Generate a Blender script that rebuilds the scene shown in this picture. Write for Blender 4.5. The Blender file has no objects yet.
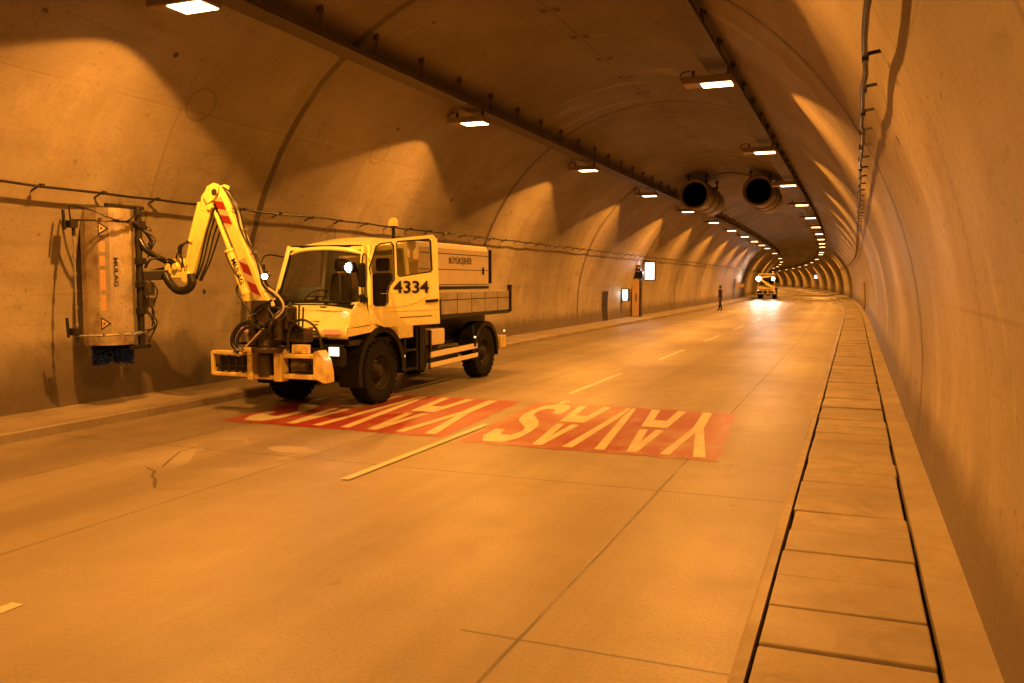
import bpy, bmesh, math, random
from mathutils import Vector, Matrix
R = math.radians
random.seed(7)
sc = bpy.context.scene
col = sc.collection

# ------------------------------------------------------------------ tunnel centre line
CX, S0, RAD = -5.05, 41.0, 1550.0
def path(s):
    if s <= S0: return Vector((CX, s, 0)), 0.0
    a = (s - S0)/RAD
    return Vector((CX - RAD*(1-math.cos(a)), S0 + RAD*math.sin(a), 0)), a
def P(u, s, z):
    c, a = path(s)
    return Vector((c.x + u*math.cos(a), c.y + u*math.sin(a), z))
ZC, RR = .9, 5.8                                    # circle of the lining
def arch(u): return ZC + math.sqrt(max(RR*RR - u*u, 0))
def halfw(z): return math.sqrt(RR*RR - (z-ZC)**2)

# ------------------------------------------------------------------ node helper
class N:
    def __init__(s, name):
        s.m = bpy.data.materials.new(name); s.m.use_nodes = True
        s.t = s.m.node_tree; s.b = s.t.nodes['Principled BSDF']; s.out = s.t.nodes['Material Output']
    def n(s, typ, **kw):
        x = s.t.nodes.new(typ)
        for k, v in kw.items(): setattr(x, k, v)
        return x
    def set(s, sock, v):
        if hasattr(v, 'is_linked') or isinstance(v, bpy.types.NodeSocket): s.t.links.new(v, sock)
        else: sock.default_value = v
    def math(s, op, a, b=0.0, c=None, clamp=False):
        x = s.n('ShaderNodeMath', operation=op, use_clamp=clamp)
        s.set(x.inputs[0], a); s.set(x.inputs[1], b)
        if c is not None: s.set(x.inputs[2], c)
        return x.outputs[0]
    def noise(s, vec, scale, detail=4, rough=.55, dist=0.0):
        x = s.n('ShaderNodeTexNoise'); s.set(x.inputs['Vector'], vec)
        x.inputs['Scale'].default_value = scale; x.inputs['Detail'].default_value = detail
        x.inputs['Roughness'].default_value = rough; x.inputs['Distortion'].default_value = dist
        return x.outputs['Fac']
    def rng(s, v, a, b, c=0.0, d=1.0, smooth=True):
        x = s.n('ShaderNodeMapRange'); x.interpolation_type = 'SMOOTHSTEP' if smooth else 'LINEAR'
        for i, q in enumerate((v, a, b, c, d)): s.set(x.inputs[i], q)
        return x.outputs[0]
    def mix(s, f, a, b, mode='MIX'):
        x = s.n('ShaderNodeMix', data_type='RGBA', blend_type=mode)
        s.set(x.inputs[0], f); s.set(x.inputs[6], a); s.set(x.inputs[7], b)
        return x.outputs[2]
    def xyz(s, x, y, z=0.0):
        c = s.n('ShaderNodeCombineXYZ')
        s.set(c.inputs[0], x); s.set(c.inputs[1], y); s.set(c.inputs[2], z)
        return c.outputs[0]
    def uv(s):
        q = s.n('ShaderNodeUVMap'); q.uv_map = 'UVMap'
        p = s.n('ShaderNodeSeparateXYZ'); s.t.links.new(q.outputs[0], p.inputs[0])
        return p.outputs[0], p.outputs[1]
    def obj(s): return s.n('ShaderNodeTexCoord').outputs['Object']
    def line(s, v, c, w, soft=.5):                  # 1 on the line v == c of half width w
        d = s.math('ABSOLUTE', s.math('SUBTRACT', v, c))
        return s.rng(d, w*(1-soft), w*(1+soft), 1.0, 0.0)
    def per(s, v, period, off=0.0):                 # distance to nearest multiple
        m = s.math('PINGPONG', s.math('SUBTRACT', v, off), period/2)
        return m
    def bump(s, h, strength, dist=.02):
        x = s.n('ShaderNodeBump'); x.inputs['Strength'].default_value = strength
        x.inputs['Distance'].default_value = dist
        s.set(x.inputs['Height'], h); s.t.links.new(x.outputs[0], s.b.inputs['Normal'])
    def base(s, v): s.set(s.b.inputs['Base Color'], v)
    def rough(s, v): s.set(s.b.inputs['Roughness'], v)

def rgb(r, g, b): return (r, g, b, 1.0)
def paint(name, c, rough=.4, metal=0.0, dirt=.25, dirtcol=(.12,.09,.06), scale=3.0, coat=0.0, film=0.0):
    """plain paint with uneven dirt and a little roughness variation"""
    k = N(name); o = k.obj()
    d = k.rng(k.noise(o, scale, 6, .65), .45, .8)
    f = k.noise(o, scale*9, 3, .6)
    d2 = k.math('MULTIPLY', d, dirt)
    if film:                                         # road film thrown up from the wheels
        s_ = k.n('ShaderNodeSeparateXYZ'); k.t.links.new(o, s_.inputs[0])
        st = k.n('ShaderNodeMapping'); k.t.links.new(o, st.inputs[0]); st.inputs['Scale'].default_value = (9, 9, 1.2)
        h = k.math('ADD', s_.outputs[2], k.math('MULTIPLY', k.noise(st.outputs[0], 1.0, 5, .65), -.9))
        d2 = k.math('MAXIMUM', d2, k.rng(h, .55, 1.45, film, 0.0))
    k.base(k.mix(d2, rgb(*c), rgb(*dirtcol)))
    k.rough(k.rng(f, .3, .7, max(rough-.08, .03), rough+.1))
    k.b.inputs['Metallic'].default_value = metal
    if coat: k.b.inputs['Coat Weight'].default_value = coat
    return k.m
def emit(name, c, strength, base=(.8,.8,.8)):
    k = N(name); k.base(rgb(*base)); k.rough(.25)
    k.b.inputs['Emission Color'].default_value = rgb(*c); k.b.inputs['Emission Strength'].default_value = strength
    try: k.m.cycles.emission_sampling = 'NONE'
    except Exception: pass
    return k.m

# ------------------------------------------------------------------ materials
def mat_lining():
    k = N('lining_concrete'); u, v = k.uv()
    p = k.xyz(u, v)
    big = k.noise(p, .35, 5, .6, .4); mid = k.noise(p, 1.6, 6, .65); fine = k.noise(p, 14, 4, .7)
    stre = k.noise(k.xyz(k.math('MULTIPLY', u, 1.0), k.math('MULTIPLY', v, .22)), 1.0, 5, .6, .3)
    stre2 = k.noise(k.xyz(k.math('MULTIPLY', u, 5), k.math('MULTIPLY', v, .5)), 1.0, 4, .6, .6)
    hor = k.noise(k.xyz(k.math('MULTIPLY', u, .25), k.math('MULTIPLY', v, 3.0)), 1.0, 4, .6, .5)
    a = k.mix(k.rng(big, .3, .7), rgb(.43,.37,.285), rgb(.31,.26,.195))
    a = k.mix(k.rng(mid, .42, .72, 0, .42), a, rgb(.23,.185,.135))
    a = k.mix(k.rng(stre, .45, .75, 0, .42), a, rgb(.21,.165,.115))
    a = k.mix(k.rng(stre2, .58, .85, 0, .18), a, rgb(.38,.33,.26))
    a = k.mix(k.rng(hor, .5, .75, 0, .3), a, rgb(.17,.135,.095))
    a = k.mix(k.rng(fine, .35, .75, 0, .25), a, rgb(.2,.155,.11))
    # roof darkened towards the crown: low bounce light painted into the colour
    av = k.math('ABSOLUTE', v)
    crown_shade = k.math('MULTIPLY', k.rng(k.math('ADD', av, k.math('MULTIPLY', mid, 1.2)), 2.6, 6.4, 1.0, 0.0), .66)
    a = k.mix(crown_shade, a, rgb(.075,.052,.034))
    # the right wall is not washed yet: a film of road dust
    film = k.math('MULTIPLY', k.rng(v, 4.0, 6.5), k.rng(k.math('ADD', big, k.math('MULTIPLY', stre, .5)), .5, 1.0, .45, .8))
    a = k.mix(film, a, rgb(.235,.195,.15))
    # formwork joints (they run slightly skew), faint board lines
    lat = k.math('MULTIPLY', k.math('SINE', k.math('DIVIDE', v, RR)), RR)
    us = k.math('ADD', u, k.math('MULTIPLY', lat, .2))
    wob = k.math('MULTIPLY', k.math('SUBTRACT', mid, .5), .05)
    wn = k.n('ShaderNodeTexWhiteNoise', noise_dimensions='1D'); k.set(wn.inputs['W'], k.math('FLOOR', k.math('DIVIDE', k.math('SUBTRACT', us, 12.0), 2.65)))
    wn2 = k.n('ShaderNodeTexWhiteNoise', noise_dimensions='1D'); k.set(wn2.inputs['W'], k.math('ADD', k.math('FLOOR', k.math('DIVIDE', k.math('SUBTRACT', us, 12.0), 2.65)), k.math('MULTIPLY', k.math('FLOOR', k.math('DIVIDE', k.math('ADD', v, .45), 1.55)), 37.0)))
    tone = k.math('ADD', k.math('MULTIPLY', wn.outputs[0], .16), k.math('MULTIPLY', wn2.outputs[0], .16))
    a = k.mix(tone, a, rgb(.13,.10,.07))
    # water runs below the cable line, soaked wall with the washer head's shadow painted in
    runs = k.noise(k.xyz(k.math('MULTIPLY', u, 3.2), k.math('MULTIPLY', v, .12)), 1.0, 5, .65, .4)
    a = k.mix(k.math('MULTIPLY', k.rng(runs, .56, .72, 0, .55), k.rng(av, 5.0, 8.0)), a, rgb(.15,.115,.08))
    soak_shadow = k.math('MULTIPLY', k.line(k.math('ADD', u, k.math('MULTIPLY', stre, .8)), 10.6, 2.1, .25), k.math('MULTIPLY', k.rng(k.math('ADD', v, k.math('MULTIPLY', mid, .9)), -8.3, -8.7), .75))
    a = k.mix(soak_shadow, a, rgb(.085,.065,.045))
    dj = k.per(k.math('ADD', us, wob), 10.6, 12.0)
    joint = k.rng(dj, .05, .11, 1.0, 0.0)
    joint_shade = k.math('MULTIPLY', k.rng(dj, .05, .5, 1.0, 0.0), k.rng(mid, .35, .65, .05, .55))  # step shadow along the joints, painted into the colour
    a = k.mix(joint_shade, a, rgb(.15,.11,.075))
    a = k.mix(k.math('MULTIPLY', joint, .9), a, rgb(.055,.04,.028))
    db = k.per(k.math('ADD', us, wob), 2.65, 12.0)
    board = k.math('MULTIPLY', k.rng(db, .008, .03, .4, 0.0), k.rng(stre, .35, .6))
    a = k.mix(board, a, rgb(.12,.09,.06))
    hl = k.rng(k.per(k.math('ADD', av, k.math('MULTIPLY', wob, .6)), 1.55, .45), .006, .02, .35, 0.0)
    a = k.mix(k.math('MULTIPLY', hl, k.rng(big, .4, .6)), a, rgb(.12,.09,.06))
    # crown seam with rusty bolts
    seam = k.rng(av, .012, .03, .6, 0.0)
    a = k.mix(seam, a, rgb(.05,.035,.02))
    bolt = k.math('MULTIPLY', k.rng(k.math('ABSOLUTE', k.math('SUBTRACT', av, .12)), .04, .09, 1.0, 0.0), k.rng(k.per(u, 1.75, .3), .07, .14, 1.0, 0.0))
    a = k.mix(bolt, a, rgb(.06,.03,.015))
    # pour lines and hairline cracks
    cn = k.noise(k.xyz(k.math('MULTIPLY', u, .55), k.math('MULTIPLY', v, 1.0)), .9, 5, .62, .9)
    crk = k.math('MULTIPLY', k.rng(k.math('ABSOLUTE', k.math('SUBTRACT', cn, .5)), .003, .010, 1.0, 0.0), k.rng(k.noise(p, .55, 3), .50, .60))
    a = k.mix(k.math('MULTIPLY', crk, .28), a, rgb(.10,.075,.05))
    pb = k.math('MULTIPLY', k.rng(k.noise(k.xyz(k.math('MULTIPLY', u, .8), k.math('MULTIPLY', v, 7)), 1.0, 6, .7, 1.0), .52, .70), k.rng(k.noise(p, .42, 3), .52, .62))
    a = k.mix(k.math('MULTIPLY', pb, .55), a, rgb(.16,.12,.08))
    lime = k.math('MULTIPLY', k.rng(k.noise(k.xyz(k.math('MULTIPLY', u, 1.4), k.math('MULTIPLY', v, .5)), .7, 4, .6, .6), .60, .74), .28)
    a = k.mix(lime, a, rgb(.50,.44,.35))
    # round grout pads and small dark dowel holes
    for per_, offu, vv, r_ in ((5.3, 9.7, 4.95, .28), (5.3, 9.1, 7.05, .27)):
        du = k.per(us, per_, offu); dv = k.math('SUBTRACT', av, vv)
        dd = k.math('SQRT', k.math('ADD', k.math('MULTIPLY', du, du), k.math('MULTIPLY', dv, dv)))
        ring = k.rng(k.math('ABSOLUTE', k.math('SUBTRACT', dd, r_)), .012, .035, .45, 0.0)
        a = k.mix(ring, a, rgb(.12,.085,.055))
    du = k.per(us, 2.1, 10.9); dv = k.math('SUBTRACT', k.math('PINGPONG', av, 1.25), .7)
    dd = k.math('SQRT', k.math('ADD', k.math('MULTIPLY', du, du), k.math('MULTIPLY', dv, dv)))
    hole = k.math('MULTIPLY', k.rng(dd, .035, .06, 1.0, 0.0), k.rng(k.noise(p, .9, 2), .52, .58))
    a = k.mix(hole, a, rgb(.03,.02,.012))
    # pits and grime near the foot
    pit = k.math('MULTIPLY', k.rng(k.noise(p, 11, 3, .7), .61, .70), k.rng(k.noise(p, .8, 3), .42, .62))
    a = k.mix(k.math('MULTIPLY', pit, .75), a, rgb(.06,.042,.028))
    foot = k.math('MULTIPLY', k.rng(k.math('ADD', av, k.math('MULTIPLY', mid, .5)), 9.4, 9.85), .85)
    a = k.mix(foot, a, rgb(.09,.065,.045))
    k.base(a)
    k.rough(k.rng(k.math('ADD', big, fine), .7, 1.3, .55, .75))
    h = k.math('SUBTRACT', k.math('ADD', k.math('MULTIPLY', mid, .5), k.math('MULTIPLY', fine, .18)), k.math('MULTIPLY', joint, .8))
    h = k.math('ADD', h, k.math('MULTIPLY', k.noise(p, .55, 2), 2.0))
    k.bump(h, .38, .03)
    return k.m
def mat_road():
    k = N('road_concrete'); u, v = k.uv(); p = k.xyz(u, v)
    big = k.noise(p, .3, 5, .6, .5); mid = k.noise(p, 1.7, 6, .65, .3); fine = k.noise(p, 38, 4, .7)
    lane = k.noise(k.xyz(k.math('MULTIPLY', u, 1.5), k.math('MULTIPLY', v, .05)), 1.0, 4, .6, .3)
    a = k.mix(k.rng(big, .3, .7), rgb(.30,.25,.185), rgb(.225,.183,.133))
    a = k.mix(k.rng(lane, .4, .72, 0, .62), a, rgb(.185,.15,.105))
    a = k.mix(k.rng(mid, .45, .75, 0, .4), a, rgb(.19,.152,.11))
    a = k.mix(k.rng(fine, .4, .72, 0, .5), a, rgb(.14,.11,.078))
    grit = k.noise(p, 120, 2, .6); a = k.mix(k.rng(grit, .55, .75, 0, .4), a, rgb(.11,.085,.06))
    # tyre tracks polished darker
    for c in (-3.2, -1.4, 1.6, 3.4 - .25):
        w = k.rng(k.math('ABSOLUTE', k.math('SUBTRACT', u, c)), .1, .5, .5, 0.0)
        a = k.mix(k.math('MULTIPLY', w, k.rng(lane, .3, .6, .4, 1.0)), a, rgb(.15,.118,.082))
    # dried pale water marks near the truck
    wet = k.math('MULTIPLY', k.line(u, -1.6, .75, .5), k.line(v, 8.0, .8, .5))
    wetm = k.math('MULTIPLY', wet, k.rng(k.noise(p, .9, 3, .5, 1.2), .47, .51))
    a = k.mix(k.math('MULTIPLY', wetm, .55), a, rgb(.40,.36,.30))
    damp = k.math('MULTIPLY', k.rng(u, -4.0, -2.6, 1.0, 0.0), k.rng(k.noise(p, .5, 4, .6, 1.0), .45, .6))
    a = k.mix(k.math('MULTIPLY', damp, .45), a, rgb(.13,.098,.065))
    # oil drips along the wheel paths
    drip = k.math('MULTIPLY', k.rng(k.noise(k.xyz(k.math('MULTIPLY', u, 3.0), k.math('MULTIPLY', v, 1.1)), 1.0, 3, .6), .66, .72), k.rng(k.noise(p, .25, 2), .45, .6))
    a = k.mix(k.math('MULTIPLY', drip, .4), a, rgb(.1,.075,.05))
    wob = k.math('MULTIPLY', k.math('SUBTRACT', mid, .5), .02)
    uw = k.math('ADD', u, wob); vw = k.math('ADD', v, wob)
    j = 0.0
    for c, w in ((3.36, .012), (-.7, .009), (-2.8, .016), (-2.9, .010)):
        j = k.math('MAXIMUM', j, k.line(uw, c, w))
    tj = k.rng(k.per(vw, 7.3, 7.95), .006, .016, 1.0, 0.0)
    tj2 = k.math('MULTIPLY', k.rng(k.per(vw, 7.3, 4.3), .006, .016, .8, 0.0), k.math('GREATER_THAN', u, 3.0))
    j = k.math('MAXIMUM', j, k.math('MAXIMUM', tj, tj2))
    j = k.math('MULTIPLY', j, k.rng(k.noise(p, 1.3, 3), .3, .55, .35, 1.0))
    a = k.mix(k.math('MULTIPLY', j, .85), a, rgb(.05,.036,.025))
    spot = k.rng(k.noise(p, 5, 2, .5), .74, .77)
    a = k.mix(k.math('MULTIPLY', spot, .5), a, rgb(.1,.075,.05))
    k.base(a)
    r = k.rng(k.math('ADD', big, k.math('MULTIPLY', mid, .6)), .55, 1.05, .47, .56)
    r = k.math('SUBTRACT', r, k.math('MULTIPLY', damp, .06))
    k.rough(r); k.b.inputs['Specular IOR Level'].default_value = .4
    k.bump(k.math('SUBTRACT', k.math('ADD', k.math('MULTIPLY', fine, .1), k.math('MULTIPLY', mid, .25)), j), .25, .01)
    return k.m
def mat_walk(name, tint=1.0):
    k = N(name); o = k.obj()
    big = k.noise(o, .6, 5, .6); mid = k.noise(o, 3, 6, .65); fine = k.noise(o, 45, 4, .7)
    a = k.mix(k.rng(big, .35, .65), rgb(.32*tint,.265*tint,.195*tint), rgb(.235*tint,.19*tint,.14*tint))
    a = k.mix(k.rng(mid, .45, .75, 0, .5), a, rgb(.2*tint,.155*tint,.11*tint))
    a = k.mix(k.rng(fine, .4, .75, 0, .4), a, rgb(.17*tint,.135*tint,.095*tint))
    blot = k.noise(o, 1.7, 5, .7, .6); a = k.mix(k.rng(blot, .52, .72, 0, .5), a, rgb(.12*tint,.093*tint,.066*tint))
    k.base(a); k.rough(k.rng(mid, .3, .7, .5, .7))
    k.bump(k.math('ADD', k.math('MULTIPLY', fine, .15), k.math('MULTIPLY', mid, .4)), .35, .01)
    return k.m
def mat_marking(name, c, under=(.36,.30,.22), wear=.55):
    k = N(name); o = k.obj()
    w = k.math('ADD', k.math('MULTIPLY', k.noise(o, 2.2, 6, .7), .6), k.math('MULTIPLY', k.noise(o, 30, 4, .7), .4))
    lane = k.noise(o, .55, 4, .6, .8)
    sm = k.n('ShaderNodeMapping'); k.t.links.new(o, sm.inputs[0]); sm.inputs['Scale'].default_value = (5.5, .35, 1)
    lane = k.math('ADD', k.math('MULTIPLY', lane, .5), k.math('MULTIPLY', k.noise(sm.outputs[0], 1.0, 5, .65, .3), .5))
    w = k.math('ADD', w, k.math('MULTIPLY', k.math('SUBTRACT', lane, .5), .65))
    k.base(k.mix(k.rng(w, .44, .66, 0, wear), rgb(*c), rgb(*under)))
    k.rough(k.rng(w, .3, .7, .38, .55)); k.bump(w, .2, .004)
    return k.m
def mat_glass(name, c=(.5,.55,.55), alpha=.35):
    k = N(name); k.base(rgb(.02,.022,.022)); k.rough(.04)
    tr = k.n('ShaderNodeBsdfTransparent'); tr.inputs[0].default_value = rgb(*c)
    gl = k.n('ShaderNodeBsdfGlossy'); gl.inputs[0].default_value = rgb(.9,.9,.9); gl.inputs[1].default_value = .05
    fr = k.n('ShaderNodeFresnel'); fr.inputs[0].default_value = 1.5
    f = k.math('MAXIMUM', fr.outputs[0], .06)
    mx = k.n('ShaderNodeMixShader'); k.set(mx.inputs[0], f)
    k.t.links.new(tr.outputs[0], mx.inputs[1]); k.t.links.new(gl.outputs[0], mx.inputs[2])
    k.t.links.new(mx.outputs[0], k.out.inputs[0])
    return k.m
def mat_shell():                                     # brushed, stained washer hood
    k = N('hood_steel'); o = k.obj()
    s_ = k.n('ShaderNodeMapping'); k.t.links.new(o, s_.inputs[0]); s_.inputs['Scale'].default_value = (14, 14, 1.2)
    b = k.noise(s_.outputs[0], 1.0, 5, .6); g = k.noise(o, 4, 6, .65)
    a = k.mix(k.rng(g, .4, .7), rgb(.66,.58,.48), rgb(.36,.28,.20))
    a = k.mix(k.rng(b, .45, .75, 0, .45), a, rgb(.28,.21,.14))
    k.base(a); k.b.inputs['Metallic'].default_value = .65; k.rough(k.rng(g, .3, .7, .24, .42)); k.bump(b, .15, .004)
    return k.m
M = dict(
    lining=mat_lining(), road=mat_road(), walk=mat_walk('walkway_concrete'), slab=mat_walk('slab_concrete', .92), kerb=mat_walk('kerb_concrete', .95),
    dark_gap=paint('trench_dark', (.02,.016,.012), .9),
    red=mat_marking('red_marking', (.24,.034,.022), (.30,.22,.15), .8), red2=mat_marking('fresh_red_marking', (.25,.024,.016), (.28,.18,.12), .6), white=mat_marking('white_marking', (.50,.44,.30), (.28,.225,.16), .55),
    dash=mat_marking('dash_marking', (.50,.44,.33), (.29,.24,.175), .7),
    yellow=paint('truck_yellow', (.92,.87,.36), .30, 0, .22, (.45,.36,.17), 2.6, .35, .42),
    boom=paint('boom_yellow', (.88,.77,.22), .42, 0, .35, (.2,.13,.05), 4.0),
    frame=paint('frame_yellow', (.74,.58,.22), .5, 0, .7, (.2,.13,.06), 5.0),
    tank=paint('tank_white', (.66,.56,.40), .5, 0, .35, (.33,.25,.16), 1.8),
    alu=paint('dropside_aluminium', (.40,.355,.29), .45, .2, .6, (.17,.13,.09), 3.0),
    guard=paint('guard_white', (.78,.68,.45), .45, 0, .3, (.3,.22,.12), 4.0),
    black=paint('black_plastic', (.012,.0115,.011), .45, 0, .4, (.03,.022,.016), 4.0),
    steel=paint('dark_steel', (.028,.024,.02), .42, .3, .5, (.05,.035,.022), 6.0),
    greasy=paint('greasy_steel', (.09,.07,.05), .38, .6, .6, (.02,.015,.01), 9.0),
    galv=paint('galvanised_steel', (.36,.33,.29), .45, .6, .4, (.12,.09,.06), 5.0),
    rod=paint('chrome_rod', (.7,.68,.62), .2, .9, .1),
    rubber=paint('tyre_rubber', (.010,.0095,.009), .8, 0, .35, (.026,.02,.015), 5.0),
    hose=paint('hose_rubber', (.014,.013,.012), .35, 0, .2),
    palehose=paint('pale_hose', (.62,.55,.42), .5, 0, .3),
    rim=paint('rim_steel', (.026,.022,.018), .55, .1, .6, (.05,.036,.024), 7.0),
    cloth=paint('seat_cloth', (.03,.026,.022), .85),
    interior=paint('cab_interior', (.022,.019,.016), .7),
    glass=mat_glass('window_glass', (.62,.62,.58)), screenglass=mat_glass('screen_glass', (.55,.55,.52)),
    stripe_red=paint('hazard_red', (.26,.02,.012), .4), stripe_white=paint('hazard_white', (.52,.42,.22), .4),
    ink=paint('lettering_black', (.012,.012,.014), .4), blueink=paint('lettering_blue', (.015,.022,.06), .4),
    orange_ink=paint('warning_orange', (.52,.30,.14), .5, 0, 1.0, (.5,.38,.25), 16.0),
    warn=paint('warning_yellow', (.72,.5,.2), .5, 0, .5),
    bristle=paint('blue_bristles', (.010,.03,.26), .75, 0, .5, (.01,.015,.06), 12),
    shell=mat_shell(),
    amber=emit('amber_lens', (1,.26,.06), .55, (.7,.2,.04)), beacon=emit('beacon_lit', (1,.22,.01), 1.6, (.45,.09,.005)),
    headlight=emit('headlight_lit', (1,.86,.62), 2.2), worklight=emit('work_light_lit', (1,.95,.9), 60), farlight=emit('far_work_light_lit', (1,.94,.84), 150), marker=emit('marker_lit', (1,.62,.35), 1.6),
    lamp=emit('sodium_lens', (1,.62,.26), 16), lamphouse=paint('lamp_housing', (.28,.23,.17), .5, .3, .4),
    signwhite=emit('sign_white_lit', (.9,.93,1), 1.6), signblue=emit('sign_pale_blue_lit', (.35,.55,.95), .9), signcyan=emit('sign_cyan_lit', (.45,.95,.9), 1.3),
    lilac=emit('sign_edge_lit', (.55,.4,.75), .35),
    orange_panel=paint('cabinet_orange', (.60,.42,.22), .45), doorblue=paint('door_blue', (.03,.035,.07), .5), niche_shade=paint('niche_dark', (.035,.027,.02), .8),  # niche_dark: the shade inside the niches given as a flat colour
    fan=paint('fan_casing', (.20,.16,.11), .45, .4, .5), fandark=paint('fan_dark', (.006,.006,.007), .7),
    crackfill=paint('crack_fill', (.10,.075,.05), .8, 0, .6, (.05,.035,.025), 20),
    skin=paint('skin', (.42,.24,.16), .55, 0, .1), shirt=paint('dark_shirt', (.010,.008,.007), .9), trousers=paint('dark_trousers', (.012,.009,.008), .9),
    shoes=paint('shoes', (.015,.012,.01), .6), hair=paint('hair', (.012,.009,.007), .7),
    paper=paint('dash_paper', (.8,.74,.6), .7), tray=paint('tray_steel', (.10,.08,.055), .6, .3, .5),
)

for q_ in ('rubber','black','rim','fandark','niche_shade'): M[q_].node_tree.nodes['Principled BSDF'].inputs['Specular IOR Level'].default_value = .18
# ------------------------------------------------------------------ mesh builder
NOSPLIT = {'brush', 'spray_bar', 'spray_pipe', 'running_figure', 'red_panel', 'slow_letter', 'lane_dash', 'crack', 'warning_sign', 'lever'}
class MB:
    def __init__(s): s.v = []; s.f = []; s.sm = []; s.mi = []; s.runs = []
    def add(s, vs, fs, smooth=False, mi=0):
        o = len(s.v); s.v += [Vector(v) for v in vs]; s.runs.append((o, len(s.v)))
        for f in fs: s.f.append([o+i for i in f]); s.sm.append(smooth); s.mi.append(mi)
        return s
    def box(s, lo, hi, mat=None, mi=0):
        (x0,y0,z0), (x1,y1,z1) = lo, hi
        vs = [Vector(q) for q in ((x0,y0,z0),(x1,y0,z0),(x1,y1,z0),(x0,y1,z0),(x0,y0,z1),(x1,y0,z1),(x1,y1,z1),(x0,y1,z1))]
        if mat: vs = [mat @ q for q in vs]
        return s.add(vs, [(0,3,2,1),(4,5,6,7),(0,1,5,4),(1,2,6,5),(2,3,7,6),(3,0,4,7)], False, mi)
    def hexa(s, b, t):                               # bottom quad, top quad
        return s.add(list(b)+list(t), [(0,3,2,1),(4,5,6,7),(0,1,5,4),(1,2,6,5),(2,3,7,6),(3,0,4,7)])
    def bar(s, p, q, w, h, up=(0,0,1), w2=None, h2=None):
        p, q = Vector(p), Vector(q); d = (q-p).normalized(); up = Vector(up)
        if abs(d.dot(up)) > .98: up = Vector((0,1,0))
        x = d.cross(up).normalized(); y = x.cross(d)
        w2 = w if w2 is None else w2; h2 = h if h2 is None else h2
        def ring(c, a, b): return [c-x*a/2-y*b/2, c+x*a/2-y*b/2, c+x*a/2+y*b/2, c-x*a/2+y*b/2]
        return s.hexa(ring(p, w, h), ring(q, w2, h2))
    def tube(s, pts, r, seg=8, sub=0, caps=True):
        pts = [Vector(p) for p in pts]
        if sub and len(pts) > 2:
            out = []
            for i in range(len(pts)-1):
                a, b = pts[i], pts[i+1]
                pa = pts[i-1] if i else a*2-b; pb = pts[i+2] if i+2 < len(pts) else b*2-a
                for k in range(sub):
                    t = k/sub
                    out.append(.5*((2*a)+(b-pa)*t+(2*pa-5*a+4*b-pb)*t*t+(3*a-pa-3*b+pb)*t**3))
            pts = out+[pts[-1]]
        rs = r if isinstance(r, (list, tuple)) else [r]*len(pts)
        if len(rs) != len(pts): rs = [rs[0]+(rs[-1]-rs[0])*i/(len(pts)-1) for i in range(len(pts))]
        d = (pts[1]-pts[0]).normalized(); n = d.orthogonal().normalized(); vs = []
        for i, p in enumerate(pts):
            t = (pts[min(i+1, len(pts)-1)]-pts[max(i-1, 0)]).normalized()
            n = (n-t*n.dot(t)).normalized(); b = t.cross(n)
            vs += [p+(n*math.cos(2*math.pi*k/seg)+b*math.sin(2*math.pi*k/seg))*rs[i] for k in range(seg)]
        fs = [(i*seg+k, i*seg+(k+1) % seg, (i+1)*seg+(k+1) % seg, (i+1)*seg+k) for i in range(len(pts)-1) for k in range(seg)]
        s.add(vs, fs, True)
        if caps:
            m = len(pts)-1
            s.add(vs[:seg], [tuple(range(seg))[::-1]]); s.add(vs[m*seg:], [tuple(range(seg))])
        return s
    def cyl(s, p, q, r, seg=16, r2=None): return s.tube([p, q], [r, r if r2 is None else r2], seg)
    def lathe(s, prof, o, axis, seg=32, smooth=True, closed=False):   # prof: (radius, offset along axis)
        o = Vector(o); a = Vector(axis).normalized(); n = a.orthogonal().normalized(); b = a.cross(n); vs = []
        for r, t in prof:
            vs += [o+a*t+(n*math.cos(2*math.pi*k/seg)+b*math.sin(2*math.pi*k/seg))*r for k in range(seg)]
        m = len(prof)
        fs = [(i*seg+k, i*seg+(k+1) % seg, ((i+1) % m)*seg+(k+1) % seg, ((i+1) % m)*seg+k) for i in range(m if closed else m-1) for k in range(seg)]
        return s.add(vs, fs, smooth)
    def prism(s, a, b):                              # two matching outlines
        n = len(a)
        return s.add(list(a)+list(b), [tuple(range(n))[::-1], tuple(range(n, 2*n))]+[(i, (i+1) % n, n+(i+1) % n, n+i) for i in range(n)])
    def grid(s, fn, nu, nv, thick=None, smooth=True):
        vs = [fn(i/nu, j/nv) for i in range(nu+1) for j in range(nv+1)]
        fs = [(i*(nv+1)+j, (i+1)*(nv+1)+j, (i+1)*(nv+1)+j+1, i*(nv+1)+j+1) for i in range(nu) for j in range(nv)]
        return s.add(vs, fs, smooth)
    def pieces(s):                                   # clusters of shapes that touch (bounding boxes within 1 cm)
        bb = []
        for a, b in s.runs:
            q = s.v[a:b]; bb.append([[min(v[i] for v in q)-.006 for i in range(3)], [max(v[i] for v in q)+.006 for i in range(3)]])
        n = len(bb); par = list(range(n))
        def find(i):
            while par[i] != i: i = par[i]
            return i
        for i in range(n):
            for j in range(i):
                if all(bb[i][0][k] <= bb[j][1][k] and bb[j][0][k] <= bb[i][1][k] for k in range(3)): par[find(i)] = find(j)
        out = {}
        for i in range(n): out.setdefault(find(i), []).append(i)
        return list(out.values())
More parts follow.
